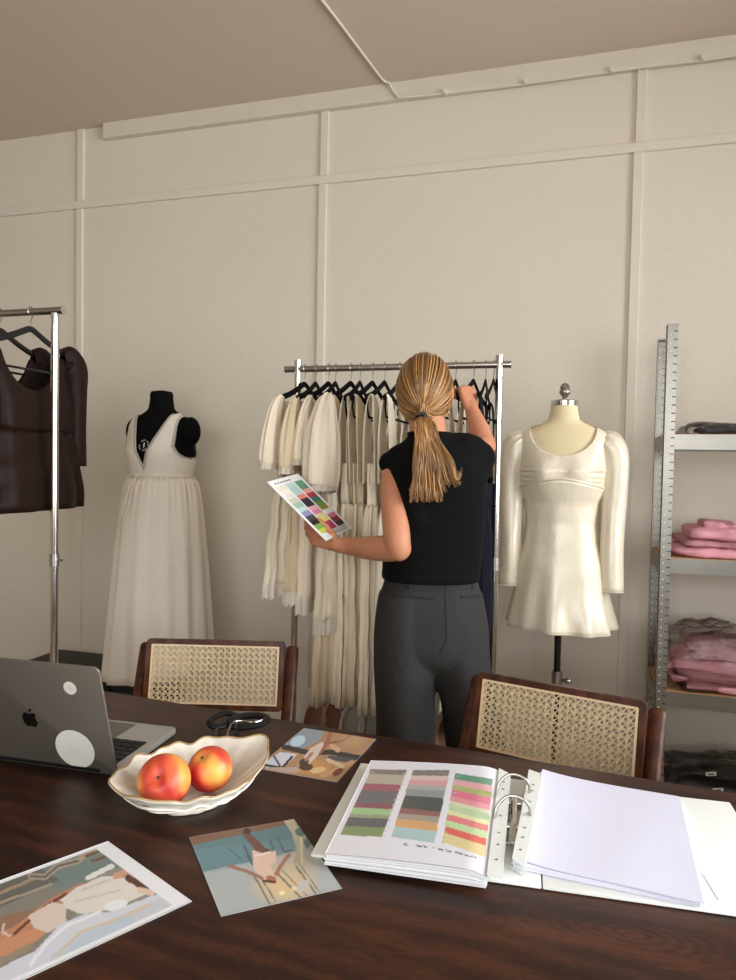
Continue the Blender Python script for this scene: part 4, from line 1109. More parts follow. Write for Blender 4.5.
def rack_dress(name,label,x,y,zr,m,length,sleeve=True,kind='puff',seed=1,group=None,thick=.02,flare=.28,rot=0,cat='dress',lace=True,sl=(.022,.06,.24)):
    t=thing(name,label,cat,(x,y,zr),rot,group)
    top=-.118
    if kind in('puff','long'):
        w=MB(); secs=[(top-.004,.006,.11,0,0,0),(top-.02,.010,.185,0,0,0),(top-.06,.016,.19,0,0,.2),(top-.17,thick,.20,0,0,.5),(top-.27,thick,.185,0,0,.7)]
        oval(w,secs,seed=seed,dip=.13 if kind=='long' else .05); build(w,'bodice',m,t,thick=.001)
        w=MB(); secs=[(top-.265,thick,.186,0,0,.6),(top-.36,thick*1.3,.21,0,0,.9),(-length*.8,thick*1.7,flare*.93,0,0,.8),(-length,thick*1.8,flare,0,0,.85)]
        out=oval(w,secs,seed=seed+.4,folds=9); build(w,'skirt',m,t,thick=.001)
        if lace and kind=='puff': w=MB(); lace_band(w,out[-1],.045); build(w,'lace_hem',M_lace,t)
    else:
        # strappy or V-neck: two front and two back straps, gathered bodice, long skirt
        for s in (-1,1):
            w=MB()
            for fx_ in (-1,1):
                P=smooth_path([(0,s*.160,top+.006),(fx_*.010,s*.160,top-.02),(fx_*.018,s*.152,top-.12),(fx_*.020,s*.118,top-.27)],5)
                w.tube(P,.003,14,ry=[.020+.052*(i/(len(P)-1))**1.3 for i in range(len(P))],up=(1,0,0))
            build(w,'strap',m,t)
        w=MB(); secs=[(top-.22,thick,.178,0,0,.3),(top-.28,thick,.180,0,0,.5),(top-.36,thick*.9,.160,0,0,.8)]
        oval(w,secs,seed=seed,dip=.06); build(w,'bodice',m,t,thick=.001)
        w=MB(); secs=[(top-.355,thick*.9,.168,0,0,.8),(top-.45,thick*1.4,.20,0,0,1.),(-length*.8,thick*1.7,flare*.93,0,0,.75),(-length,thick*1.8,flare,0,0,.8)]
        out=oval(w,secs,seed=seed+.4,folds=10); build(w,'skirt',m,t,thick=.001)
    if kind=='puff':
        for s in (-1,1):
            a,b,L=sl
            w=MB(); P=smooth_path([(0,s*.165,top-.012),(0,s*.195,top-.02),(0,s*.225,top-.07),(0,s*.240,top-.15),(0,s*.246,top-L+.02),(0,s*.248,top-L)],5)
            ra=spl([.006,a*.55,a*.85,a*1.2,a*1.2,a*1.0],5); rb=spl([.018,b*.42,b*.66,b*1.0,b*1.12,b*1.0],5)
            fold=lambda v,th:.13*sin(9*th+seed+2*v)*(1-abs(v-.1))+.05*noise.noise(V((cos(th)*2,sin(th)*2,v*5+seed)))
            w.tube(P,ra,36,cap=False,up=(1,0,0),ry=rb,fold=fold)
            o=build(w,'sleeve',m,t,thick=.001)
            w=MB(); c=P[-1]; ring=[V((c.x+a*1.02*cos(q),c.y+b*1.02*sin(q),c.z+.007)) for q in [2*PI*k/36 for k in range(36)]]
            lace_band(w,ring,.018,out=.004); 
            R2=[p+V((0,0,.0)) for p in ring]; w.tube(R2,.0022,6,closed=True); build(w,'lace_cuff',M_lace,o)
    if kind=='long':
        for s in (-1,1):
            w=MB(); P=smooth_path([(0,s*.150,top-.012),(0,s*.185,top-.008),(0,s*.212,top-.045),(0,s*.222,top-.12),(0,s*.225,top-.25),(0,s*.225,top-.38)],5)
            ra=spl([.012,.028,.034,.028,.024,.026],5); rb=spl([.03,.045,.052,.040,.034,.038],5)
            w.tube(P,ra,30,cap=False,up=(1,0,0),ry=rb,fold=lambda v,th:.12*math.exp(-(v/.25)**2)*sin(8*th)+.05*noise.noise(V((cos(th)*2,sin(th)*2,v*5)))); build(w,'sleeve',m,t,thick=.001)
    return t
ZR=1.668; YR=2.4
HX=[-.958,-.915,-.866,-.840,-.782,-.748,-.702,-.658,-.604,-.545,-.480,-.408,-.347,-.307,-.280]
hl=['leftmost black velvet hanger on the white dress rack']
names=['leftmost','second from left','third from left','fourth from left','fifth from left','sixth from left','seventh from left','eighth from left','ninth from left','tenth from left','eleventh from left','fourth from right','third from right','second from right','rightmost']
for i,x in enumerate(HX):
    if i in (9,10): continue     # nothing of these two shows behind the head
    hanger('black velvet hanger on the chrome rack, '+names[i].replace('tenth','tenth'),x,YR,ZR,rot=math.radians((-4,3,-2,4,-5,3,-4,-2,0,0,0,-2,-6,2,0)[i]))
gr='white dresses hanging on the chrome rack'
rack_dress('puff_sleeve_dress','white puff-sleeved dress with lace hem, leftmost on the rack',HX[0],YR,ZR,M_linen2,.75,seed=1,group=gr,thick=.022,flare=.26,sl=(.026,.056,.235),rot=math.radians(-4))
rack_dress('puff_sleeve_dress','white puff-sleeved dress, second from the left end of the rack',HX[1],YR,ZR,M_linen3,.77,seed=2,group=gr,thick=.02,flare=.25,sl=(.024,.056,.25),rot=math.radians(1))
rack_dress('puff_sleeve_dress','white puff-sleeved dress, third from the left end of the rack',HX[2],YR,ZR,M_linen2,.80,seed=3,group=gr,thick=.018,flare=.24,sl=(.020,.046,.22))
rack_dress('puff_sleeve_dress','white dress with the widest ruffled puff sleeve and scalloped lace hem',HX[3]+.045,YR-.01,ZR,M_linen2,.86,seed=4,group=gr,thick=.022,flare=.24,sl=(.046,.072,.30))
for k,(i,L_,m,fl) in enumerate(((4,1.13,M_linen3,.27),(5,1.14,M_linen2,.22),(6,1.14,M_linen3,.22),(7,1.16,M_linen2,.22),(8,1.16,M_linen2,.22))):
    rack_dress('slip_dress',['long ecru sleeveless dress with the widest hem, fifth from left on the rack','long white sleeveless dress, sixth from left on the rack','long ecru sleeveless dress, seventh from left on the rack','long white sleeveless dress, eighth from left beside the woman','long white sleeveless dress hanging directly behind the woman'][k],HX[i],YR,ZR,m,L_,kind='strap',seed=5+k,group=gr,thick=.02,flare=fl,rot=math.radians((-3,2,-3,1,0)[k]))
rack_dress('slip_dress','white sleeveless dress seen between the head and the raised hand',HX[11],YR,ZR,M_linen2,1.12,kind='strap',seed=12,group=gr,thick=.024,flare=.22)
rack_dress('slip_dress','white strappy dress on the hanger the woman is holding',HX[12],YR,ZR,M_linen2,1.10,kind='strap',seed=13,group=gr,thick=.018,flare=.18)
rack_dress('navy_dress','long navy dress at the right end of the chrome rack',HX[13]-.002,YR,ZR,M_navy,1.22,kind='strap',seed=14,group=None,thick=.022,flare=.20)

ZL=1.800
gb='dark brown dresses on the left rack'
for i,x in enumerate((-1.712,-1.836)):
    hanger(('black hanger nearest the end of the left rack','black hanger second from the end of left rack')[i],x,1.9,ZL,M_blackpl,group='hangers on the left rack')
rack_dress('brown_dress','dark brown satin dress with long puffed sleeve, nearest the rack end',-1.712,1.9,ZL,M_brown,.64,kind='long',seed=21,group=gb,thick=.035,flare=.235)
rack_dress('brown_dress','dark brown satin dress cut by the left edge of the photo',-1.836,1.9,ZL,M_brown,.655,kind='long',seed=22,group=gb,thick=.035,flare=.235)

# ---------------------------------------------------------------- shoes on the rack shelf
def shoe(kind,label,x,y,z,rot,group):
    t=thing('shoe',label,'shoe',(x,y,z),rot,group)
    # toe towards -Y... heel towards the viewer is at -Y
    def outline(u): # u 0 heel..1 toe, returns half width
        return (.030+.010*sin(min(1,u*1.3)*PI))*math.sqrt(max(0,1-((u-.5)/.5)**4))*1.05+.002
    L_=.235; n=28; R_=[]
    up=MB(); 
    for lvl,(s_,zf) in enumerate(((1.0,0.004),(1.0,.02),(.97,.6),(.88,1.0))):
        ring=[]
        for j in range(n):
            th=2*PI*j/n; u=.5-.5*cos(th); 
            y=L_*(u-.5)*(1-.04*(lvl>1)); x=outline(u)*sin(th)/max(.35,abs(sin(th)))**.15*s_
            hgt=(.062 if kind=='pump' else .075)-(.030*min(1,u*1.6) if u<.6 else .030)+.0
            ring.append(V((x,y,zf if lvl<2 else .004+zf*hgt)))
        R_.append(ring)
    up.rings(R_,cap=(True,False)); build(up,'upper',M_shoeb if kind=='pump' else M_shoew,t,thick=.003)
    # vamp over the toes
    w=MB(); G=[]
    for i in range(9):
        u=.55+.42*i/8; row=[]
        for j in range(9):
            a=-1+2*j/8; hw=outline(u)*.9; row.append(V((hw*a,L_*(u-.5),.03+.022*(1-a*a)*(1.1-u))))
        G.append(row)
    w.grid(G); build(w,'vamp',M_shoeb if kind=='pump' else M_shoek,t,thick=.002)
    w=MB(); n=24; w.rings([[V((outline(.5-.5*cos(2*PI*j/n))*sin(2*PI*j/n)*.86,L_*(-.5*cos(2*PI*j/n))*.93,zz)) for j in range(n)] for zz in (.010,.013)]); build(w,'insole',mat('insole_beige',S(150,112,96),.7) if kind=='pump' else M_shoek,t)
    if kind!='pump':
        w=MB(); w.tube([V((outline(.5-.5*cos(2*PI*j/n))*sin(2*PI*j/n)*.93,L_*(-.5*cos(2*PI*j/n))*.96,.004+(.075-(.030*min(1,(.5-.5*cos(2*PI*j/n))*1.6)))*.99)) for j in range(n)],.006,8,closed=True); build(w,'collar',M_shoew,t)
        w=MB(); w.rings([[V((outline(.5-.5*cos(2*PI*j/n))*sin(2*PI*j/n)*1.06,L_*(-.5*cos(2*PI*j/n))*1.02,zz)) for j in range(n)] for zz in (0,.018)]); build(w,'sole',M_shoew,t)
    else:
        w=MB(); w.box((0,-L_*.40,.004),(.035,.035,.008),bev=.003); build(w,'heel',M_shoek,t)
    t.rotation_euler=(math.radians(-50),0,rot)
    return t
zs=.3745
for i,(px,kind,lb,rt) in enumerate(((307,'pump','beige leather flat, left one of the pair under the dresses',-8),(325,'pump','beige leather flat, right one of the pair under the dresses',-4),(347,'dark','dark shoe with pale edge, left one beside the beige flats',-6),(366,'dark','dark shoe with pale edge, right one beside the woman\'s leg',-2),(444,'pump','tan leather flat glimpsed between the woman\'s legs',0))):
    p=at_y(px,728,2.30); shoe(kind,lb,p.x,2.384,.362,math.radians(rt+190),'shoes on the rack shelf')
# black case by the wall
t=thing('storage_case','black lidded case on the floor below the linen dress','case',(-2.22,2.90,0))
build(MB().box2((-.36,-.19,0),(.36,.17,.29),bev=.012),'case_body',M_blackbox,t)
build(MB().box2((-.37,-.20,.292),(.37,.18,.33),bev=.010),'case_lid',M_blackbox,t)
w=MB(); w.tube(smooth_path([(-.30,-.16,.33),(-.27,-.16,.352),(-.18,-.16,.365),(-.08,-.16,.358),(-.05,-.16,.33)],5),.008,8,ry=.012); build(w,'case_handle',M_blackpl,t)
for x in (-.2,.2): build(MB().box((x,-.205,.285),(.05,.012,.05),bev=.003),'latch',M_blackpl,t)

# ================================================================ THE WOMAN (seen from behind)
hip=at_d(432,640,2.06); base=V((hip.x,hip.y,0)); brot=0
wm=thing('person','blonde ponytailed woman in black sleeveless top and charcoal trousers reaching for a hanger','person',base,YAW-math.radians(5))
G_=at_d
def pts(L): return [G_(x,y,d) for x,y,d in L]
def seg(w,L,n=16,k=5,flat=1.0,up=None):
    P=smooth_path([G_(x,y,d) for x,y,d,r in L],k); r=spl([q[3] for q in L],k)
    w.tube(P,r,n,ry=[a*flat for a in r],up=up); w.ell(P[0],(r[0]*.98,)*3,n,10); w.ell(P[-1],(r[-1]*.98,)*3,n,10)
def finger(w,base_,d1,nrm,lens,rad,curl):
    """base point, direction, palm-side normal, three bone lengths, radius, bend per joint (radians)"""
    p=V(base_); d=V(d1).normalized(); nn=V(nrm).normalized(); P=[p-d*.012]; R_=[rad*1.05]; P.append(p); R_.append(rad*1.03)
    for i,l in enumerate(lens):
        a=curl[i]; d2=(d*cos(a)+nn*sin(a)).normalized(); nn=(nn*cos(a)-d*sin(a)).normalized(); d=d2
        P.append(p+d*l*.5); R_.append(rad*(.95-.08*i)); p=p+d*l; P.append(p); R_.append(rad*(.98-.1*i) if i<2 else rad*.7)
    w.tube(P,R_,12); w.ell(P[-1],(R_[-1],)*3,12,8); return P
body=MB()
D0=2.04
# torso cross sections (px centre x, px y, depth, half width, half depth)
def torso(w,secs,n=36,pw=2.4,k=5):
    P=smooth_path([V((a,b,c)) for a,b,c,_,_ in secs],k); rx=spl([q[3] for q in secs],k); ry=spl([q[4] for q in secs],k); R_=[]
    FR=V((RIGHT.x,RIGHT.y,0)).normalized(); FB=V((0,0,1)).cross(FR)
    for p,a,b in zip(P,rx,ry):
        c=G_(p.x,p.y,p.z); ring=[]
        for j in range(n):
            th=2*PI*j/n; cc,ss=cos(th),sin(th)
            ring.append(c+FR*(a*math.copysign(abs(cc)**(2/pw),cc))+FB*(b*math.copysign(abs(ss)**(2/pw),ss)))
        R_.append(ring)
    w.rings(R_); return R_
torso(body,[(432,655,2.06,.150,.10),(431,625,2.06,.160,.115),(431,598,2.06,.145,.105),(433,570,2.05,.118,.088),(434,535,2.04,.122,.09),(434,500,2.03,.120,.095),(434,470,2.03,.130,.088),(431,455,2.03,.112,.066),(430,445,2.03,.08,.058)])
seg(body,[(430,452,2.035,.062),(429,438,2.035,.053),(427,424,2.045,.052),(426,412,2.055,.055)],24)
# head
hc=G_(425,394,2.06)
FRt=V((RIGHT.x,RIGHT.y,0)).normalized(); FBk=V((0,0,1)).cross(FRt)   # FBk points away from the camera
face=(FBk*.97+FRt*.22).normalized(); side=V((face.y,-face.x,0))
HM=Matrix((side,face,V((0,0,1)))).transposed()
def hp(x,y,z): return hc+HM@V((x,y,z))
body.ell(hp(0,-.008,.012),(.073,.092,.100),28,20,rot=HM)
body.ell(hp(0,.022,-.045),(.056,.062,.064),24,16,rot=HM)       # face and jaw
body.ell(hp(0,.062,-.088),(.022,.018,.016),14,10,rot=HM)       # chin
body.tube([hp(0,.088,.008),hp(0,.100,-.014),hp(0,.106,-.028)],[.007,.0095,.011],12)   # nose
body.ell(hp(-.010,.094,-.030),(.007,.008,.006),10,8,rot=HM); body.ell(hp(.010,.094,-.030),(.007,.008,.006),10,8,rot=HM)
body.tube([hp(-.045,.066,.022),hp(-.02,.082,.024),hp(.02,.082,.024),hp(.045,.066,.022)],.009,10)  # brow
for s in (-1,1):
    body.ell(hp(s*.034,.060,-.028),(.018,.020,.018),12,10,rot=HM)
    # ears
    body.tube(smooth_path([hp(s*.069,.002,-.034),hp(s*.076,-.004,-.020),hp(s*.080,-.012,.0),hp(s*.078,-.008,.016),hp(s*.072,.004,.016)],4),[.006]*17,10,ry=None)
    body.ell(hp(s*.073,-.001,-.010),(.006,.014,.022),12,10,rot=HM)
# left arm (viewer's left), bent at the elbow
seg(body,[(396,467,2.03,.041),(394.5,490,2.0,.040),(395,515,1.965,.038),(397,538,1.935,.037),(398.5,549,1.935,.035)],20)
seg(body,[(399,548.5,1.935,.035),(386,548.5,1.965,.037),(368,548,2.01,.033),(352,546.5,2.06,.027),(339,545,2.075,.023)],20,flat=.92)
# left hand: palm under the card, thumb on top
# right arm reaching to the hanger
seg(body,[(468,457,2.05,.040),(477,452,2.08,.039),(485,446,2.12,.034)],20)
seg(body,[(485,446,2.12,.034),(480,432,2.15,.033),(475.5,420,2.17,.028),(471.5,409,2.185,.0215)],20,flat=.95)
# hands
def hand(w,wrist,d,up_,n_,s,curls,thumb,size=1.0,L=.172):
    """d: wrist to knuckles; up_: across the palm to the thumb side; n_: out of the palm"""
    d=V(d).normalized(); n_=V(n_); n_=(n_-d*n_.dot(d)).normalized(); a=d.cross(n_)*s; k=size
    pal=.085*k
    for f,r in ((-.028,.0125),(-.010,.0135),(.009,.0135),(.026,.0125)):
        w.tube([wrist+a*f*.45*k,wrist+d*pal*.5+a*f*.9*k,wrist+d*pal+a*f*k],[.015*k,r*k*1.05,r*k*.88],12)
    w.tube([wrist-d*.015,wrist+d*.02],[.0225*k,.022*k],16)
    w.ell(wrist+d*.032*k+a*.024*k+n_*.008,(.017*k,)*3,12,8)
    tips=[]
    for i,(f,l,r) in enumerate(((.026,(.044,.026,.020),.0088),(.009,(.048,.030,.021),.0090),(-.010,(.045,.028,.020),.0086),(-.027,(.035,.021,.018),.0078))):
        c=curls[i]; tips.append(finger(w,wrist+d*pal*(1.0 if i in(1,2) else .95)+a*f*k,d+a*f*2.2,n_,[q*k for q in l],r*k,c))
    tb=wrist+d*.028*k+a*.026*k+n_*.006; td,tl,tc=thumb
    td=(d*td[0]+a*td[1]+n_*td[2]).normalized(); finger(w,tb,td,(d*.3-a).normalized() if tc[0]>=0 else n_,[q*k for q in (.040,.030,.024)],.0102*k,[abs(q) for q in tc])
    return tips
# card
CTL,CTR,CBR,CBL=G_(267,482,2.00),G_(298,473.5,2.17),G_(356,525,2.17),G_(326,541,2.0)
cn=(CTR-CTL).cross(CBL-CTL).normalized(); 
if cn.dot(FWD)>0: cn=-cn           # side of the card that faces the viewer
ledge=(CBL-CTL).normalized(); inw=(CTR-CTL).normalized()
lw=G_(337,545,2.075)
gp=CTL.lerp(CBL,.80)              # where the hand pinches the card's near edge
ld=(gp-lw); 
hdir=(G_(316,536,2.05)-lw)
# palm lies below the card, its normal turned up to the card's back
lt=hand(body,lw,hdir,None,(-cn*-1).copy() if False else (V((0,0,1))*.55-FBk*-.75),-1,[(.25,.55,.5),(.55,.9,.7),(.75,1.1,.8),(.85,1.2,.9)],((.75,.35,.45),None,(.15,.25,.3)),.86)
rw=G_(471.5,409,2.185)
hx=V((HX[12],YR,ZR)); grip=G_(468,398,2.20)
rd=(grip-rw).normalized()
rt=hand(body,rw,rd+V((0,0,.25)),None,(FBk*.9-FRt*.5+V((0,0,-.2))),-1,[(1.2,1.5,1.0),(1.25,1.55,1.0),(1.3,1.55,1.0),(1.3,1.5,1.0)],((.5,.2,.8),None,(.5,.6,.5)),.88)
# hips, legs and feet
for s,px0,px1,d0,d1 in ((-1,405,405,2.06,2.04),(1,462,486,2.075,2.11)):
    P=[G_(px0,640,d0),G_(px0,690,d0),V((0,0,0)),V((0,0,0)),V((0,0,0))]
    a=G_(px0+(px1-px0)*.5,745,(d0+d1)/2); foot=G_(px1,900,d1); P[2]=V((a.x,a.y,.50)); P[3]=V((foot.x,foot.y,.25)); P[4]=V((foot.x,foot.y,.08))
    body.tube(smooth_path(P,5),spl([.070,.062,.050,.045,.034],5),18)
    f0=V((foot.x,foot.y,.045)); ff=(FBk+FRt*.15*s).normalized()
    body.tube(smooth_path([f0-ff*.045,f0+ff*.03+V((0,0,-.005)),f0+ff*.12+V((0,0,-.018)),f0+ff*.17+V((0,0,-.026))],4),spl([.030,.036,.030,.016],4),14,up=(0,0,1),ry=spl([.028,.036,.042,.028],4))
bo=fuse(body,'body',M_skin,wm,.0042,2)

# -- clothing: knit top
top=MB()
torso(top,[(430.5,576,2.05,.139,.113),(431.5,562,2.05,.142,.115),(434,540,2.045,.140,.112),(438,510,2.04,.134,.112),(439,485,2.035,.134,.110),(438,470,2.035,.138,.104),(434,458,2.035,.132,.090),(432,449,2.035,.112,.076),(431,441,2.035,.078,.066),(430,434,2.035,.061,.062)],pw=2.5)
seg(top,[(424,452,2.035,.050),(404,460,2.03,.050),(395,462,2.02,.044),(390,463,2.02,.034)],20)
seg(top,[(404,466,1.995,.044),(413,490,1.975,.045),(420,520,1.975,.05)],20)
seg(top,[(440,451,2.03,.05),(460,453,2.03,.060),(472,456,2.045,.060),(478,458,2.05,.052)],20)
seg(top,[(470,470,2.035,.06),(480,464,2.05,.048),(484,461,2.06,.030)],20)
tb=fuse(top,'knit_top',M_knit,wm,.006,6)
w=MB()
RR=[G_(433,577,2.05)]
FB2=FBk
def ringat(px,py,d,a,b,n=60,pw=2.5): 
    c=G_(px,py,d); return [c+FRt*(a*math.copysign(abs(cos(q))**(2/pw),cos(q)))+FBk*(b*math.copysign(abs(sin(q))**(2/pw),sin(q))) for q in [2*PI*k/n for k in range(n)]]
w.tube(ringat(430.5,574,2.05,.138,.1125),.013,8,closed=True,ry=.0035,up=(0,0,1)); build(w,'hem_band',M_knit,wm,world=True)
w=MB(); w.tube(ringat(430,434.5,2.035,.060,.061,40,2),.007,8,closed=True); build(w,'neckband',M_knit,wm,world=True)

# -- trousers
tr=MB()
torso(tr,[(431,571,2.055,.130,.103),(431,590,2.055,.144,.115),(431,612,2.06,.160,.128),(431,640,2.065,.166,.128),(431,655,2.065,.160,.108),(431,668,2.065,.135,.07)],pw=2.3)
def leg(w,L,n=32):
    """px x centre, px y (or world z via None), depth, half width, half depth"""
    R_=[]
    P=[];A=[];B_=[]
    for cxp,z,dp,a,b in L:
        # find the point at height z
        g=G_(cxp,490+1,dp); P.append((cxp,z,dp)); A.append(a);B_.append(b)
    K=5; xs=spl([p[0] for p in P],K); zs_=spl([p[1] for p in P],K); ds=spl([p[2] for p in P],K); A=spl(A,K); B_=spl(B_,K)
    for x,z,d,a,b in zip(xs,zs_,ds,A,B_):
        # image row for this height at this depth
        yy=490; 
        for _ in range(6):
            g=G_(x,yy,d); yy+= (g.z-z)*F/d
        c=G_(x,yy,d); ring=[]
        for j in range(n):
            th=2*PI*j/n; cc,ss=cos(th),sin(th); pw=2.2
            rr=1+.05*sin(5*th+z*5+x*.05)*min(1,max(0,(1.0-z)))+.05*math.exp(-((th-1.5*PI)/.25)**2)
            ring.append(c+FRt*(a*rr*math.copysign(abs(cc)**(2/pw),cc))+FBk*(b*rr*math.copysign(abs(ss)**(2/pw),ss)))
        R_.append(ring)
    w.rings(R_)
leg(tr,[(406,.96,2.045,.078,.10),(404.5,.87,2.05,.085,.112),(405,.76,2.055,.087,.106),(405,.66,2.055,.085,.098),(404,.52,2.05,.085,.098),(405,.38,2.045,.089,.105),(405,.22,2.04,.095,.11),(405,.05,2.04,.10,.118)])
leg(tr,[(455,.96,2.055,.080,.10),(458,.87,2.06,.087,.112),(460,.76,2.07,.087,.106),(466,.66,2.08,.083,.097),(474,.52,2.09,.084,.097),(481,.38,2.10,.088,.104),(486,.22,2.11,.094,.11),(489,.05,2.12,.10,.116)])
def tdisp(v,n): 
    k=noise.noise(v*4.5+V((3,1,2)))*.006+noise.noise(V((v.x*14,v.y*14,v.z*3.5)))*.006
    return n*k
tro=fuse(tr,'trousers',M_trous,wm,.0065,9,disp=tdisp)
tt=tree_of(tro)
def drape_line(L,k=10,off=.0015):
    out=[]
    for (x0,y0),(x1,y1) in zip(L,L[1:]):
        for i in range(k):
            p=drape(tt,x0+(x1-x0)*i/k,y0+(y1-y0)*i/k,off)
            if p is not None: out.append(p)
    p=drape(tt,*L[-1],off); 
    if p is not None: out.append(p)
    return out
M_seam=mat('seam_dark',S(40,42,44),.9)  # darker tone for the trouser seams and pocket lines
for a,b in (((393,595.5),(433,597.5)),((461,597),(482,595.5))):
    P=drape_line([a,b],14); w=MB(); w.tube(P,.0032,8); 
    build(w,'welt_pocket',M_trous,wm,world=True)
    P=drape_line([(a[0],a[1]+1.6),(b[0],b[1]+1.6)],14,.0006); w=MB(); w.tube(P,.0016,6); build(w,'pocket_opening',M_seam,wm,world=True)
P=drape_line([(380,589),(405,590.5),(446,590.5),(484,588)],10,.0006)
if len(P)>3: build(MB().tube(P,.0014,6),'waistband_seam',M_seam,wm,world=True)
P=drape_line([(446,580),(446,612),(447,640),(440,655)],8,.0006)
if len(P)>3: build(MB().tube(P,.0014,6),'centre_seam',M_seam,wm,world=True)
P=drape_line([(384,590),(380,608),(377,624)],8,.0006)
if len(P)>3: build(MB().tube(P,.002,6),'side_pocket',M_seam,wm,world=True)
for px in (410,472):
    P=drape_line([(px,580),(px,590)],4,.002); w=MB(); 
    if len(P)>2: w.tube(P,.0022,6,ry=.005); build(w,'belt_loop',M_trous,wm,world=True)

# -- shoes on her feet
for s,px1,d1 in ((-1,405,2.04),(1,486,2.11)):
    foot=G_(px1,900,d1); ff=(FBk+FRt*.15*s).normalized(); rr_=Matrix((ff.cross(V((0,0,1))),ff,V((0,0,1)))).transposed()
    w=MB(); 
    n=32
    R_=[]
    for z_,k in ((.001,1.0),(.012,1.03),(.03,1.0),(.055,.88),(.062,.7)):
        ring=[]
        for j in range(n):
            th=2*PI*j/n; y_=.062+.128*sin(th)*k; hw=.045*k*(1-.25*max(0,sin(th))**3); z2=z_*(1-.35*max(0,sin(th))) if z_>.02 else z_
            ring.append(V((foot.x,foot.y,0))+rr_@V((hw*cos(th),y_,z2)))
        R_.append(ring)
    w.rings(R_); build(w,'shoe',M_shoek,wm,world=True)

# -- face details
for s in (-1,1):
    w=MB(); w.ell(hp(s*.030,.078,.004),(.0115,.0115,.0115),16,12); build(w,'eye',mat('eye_white',S(226,222,216),.25),wm,world=True)
    w=MB(); w.ell(hp(s*.030,.0868,.004),(.0055,.003,.0055),14,10,rot=HM); build(w,'iris',mat('iris',S(70,84,80),.2),wm,world=True)
    w=MB(); w.tube(smooth_path([hp(s*.016,.092,.020),hp(s*.030,.090,.0265),hp(s*.046,.076,.022)],4),.0022,8); build(w,'eyebrow',mat('brow_hair',S(112,84,58),.8),wm,world=True)
w=MB(); w.tube(smooth_path([hp(-.022,.080,-.055),hp(-.010,.0905,-.0535),hp(0,.092,-.0545),hp(.010,.0905,-.0535),hp(.022,.080,-.055)],4),.0035,8); w.tube(smooth_path([hp(-.020,.080,-.057),hp(0,.0915,-.061),hp(.020,.080,-.057)],4),.004,8); build(w,'lips',mat('lips',S(176,96,88),.45),wm,world=True)
for s in (-1,1):
    w=MB(); c=hp(s*.074,-.030,-.050); w.tube([c+V((0,0,0))+HM@V((0,.009*cos(a),.009*sin(a)-.006)) for a in [2*PI*k/20 for k in range(20)]],.0024,8,closed=True); build(w,'earring',mat('silver',S(226,224,218),.12,1),wm,world=True)

# -- hair: strands combed back over the skull into a ponytail
hrnd=random.Random(11)
M_hair=attr_mat('hair_strands',.42,.5)
def hcol():
    a=hrnd.random(); A_=S(108,74,40);B_=S(186,142,84);C_=S(146,105,60)
    if a<.3: c=A_
    elif a<.72: c=C_
    else: c=B_
    k=hrnd.uniform(.8,1.15); return (c[0]*k,c[1]*k,c[2]*k,1)
tie=G_(422,416.5,1.955)
th_=HM.inverted()@(tie-hc)
hr=MB()
RX,RY,RZ=.0765,.098,.104
def sk(dv,o=0): 
    dv=dv.normalized(); return hc+HM@V((dv.x*(RX+o),dv.y*(RY+o)-.006,dv.z*(RZ+o)+.010))
td_=V((th_.x/RX,(th_.y+.006)/RY,(th_.z-.01)/RZ)).normalized()
# scalp cap under the strands
cap=MB(); n=40; Rr=[]
for i in range(22):
    v=i/21; ring=[]
    for j in range(n):
        a=2*PI*j/n
        # hairline: a circle of directions round the back/top axis
        ax=V((0,-.66,.75)).normalized(); e1_=V((1,0,0)); e2_=ax.cross(e1_); open_=math.radians(104+ 8*cos(2*a)-(14*max(0,-sin(a))))*v
        dv=ax*cos(open_)+(e1_*cos(a)+e2_*sin(a))*sin(open_)
        ring.append(sk(dv,-.001))
    Rr.append(ring)
cap.col=S(120,88,54); cap.rings(Rr,cap=(True,False)); 
for i in range(900):
    a=hrnd.uniform(0,2*PI); ax=V((0,-.66,.75)).normalized(); e1_=V((1,0,0)); e2_=ax.cross(e1_)
    op=math.radians(104+8*cos(2*a)-(14*max(0,-sin(a))))*hrnd.choice((1,1,hrnd.uniform(.45,1)))
    s0=(ax*cos(op)+(e1_*cos(a)+e2_*sin(a))*sin(op)).normalized()
    ang_=s0.angle(td_); P=[]; K=12; o=hrnd.uniform(0,.0035)
    if ang_<.15: continue
    for k in range(K+1):
        f=k/K; q=(s0*sin((1-f)*ang_)+td_*sin(f*ang_))/sin(ang_)
        # strands sag a little toward the nape before meeting the tie
        q=(q+V((0,0,-.10))*sin(f*PI)*.5).normalized() if abs(s0.x)>.3 else q
        oo=o*(1-f)+.004*f+.002*sin(PI*f)
        P.append(sk(q,oo))
    P[-1]=tie+V((hrnd.uniform(-.009,.009),hrnd.uniform(-.006,.006),hrnd.uniform(-.006,.006)))
    rr=hrnd.uniform(.0014,.0028); hr.tube(P,[rr*.7]+[rr]*(K-1)+[rr*.7],5,cap=False,col=hcol())
cap.v+=[]; o_=len(cap.v)
hr.f=[tuple(i+o_ for i in f) for f in hr.f]; hr.v=cap.v+hr.v; hr.f=cap.f+hr.f; hr.mi=cap.mi+hr.mi; hr.c=cap.c+hr.c
build(hr,'hair',M_hair,wm,world=True,colors=True,fix=False)
pt=MB()
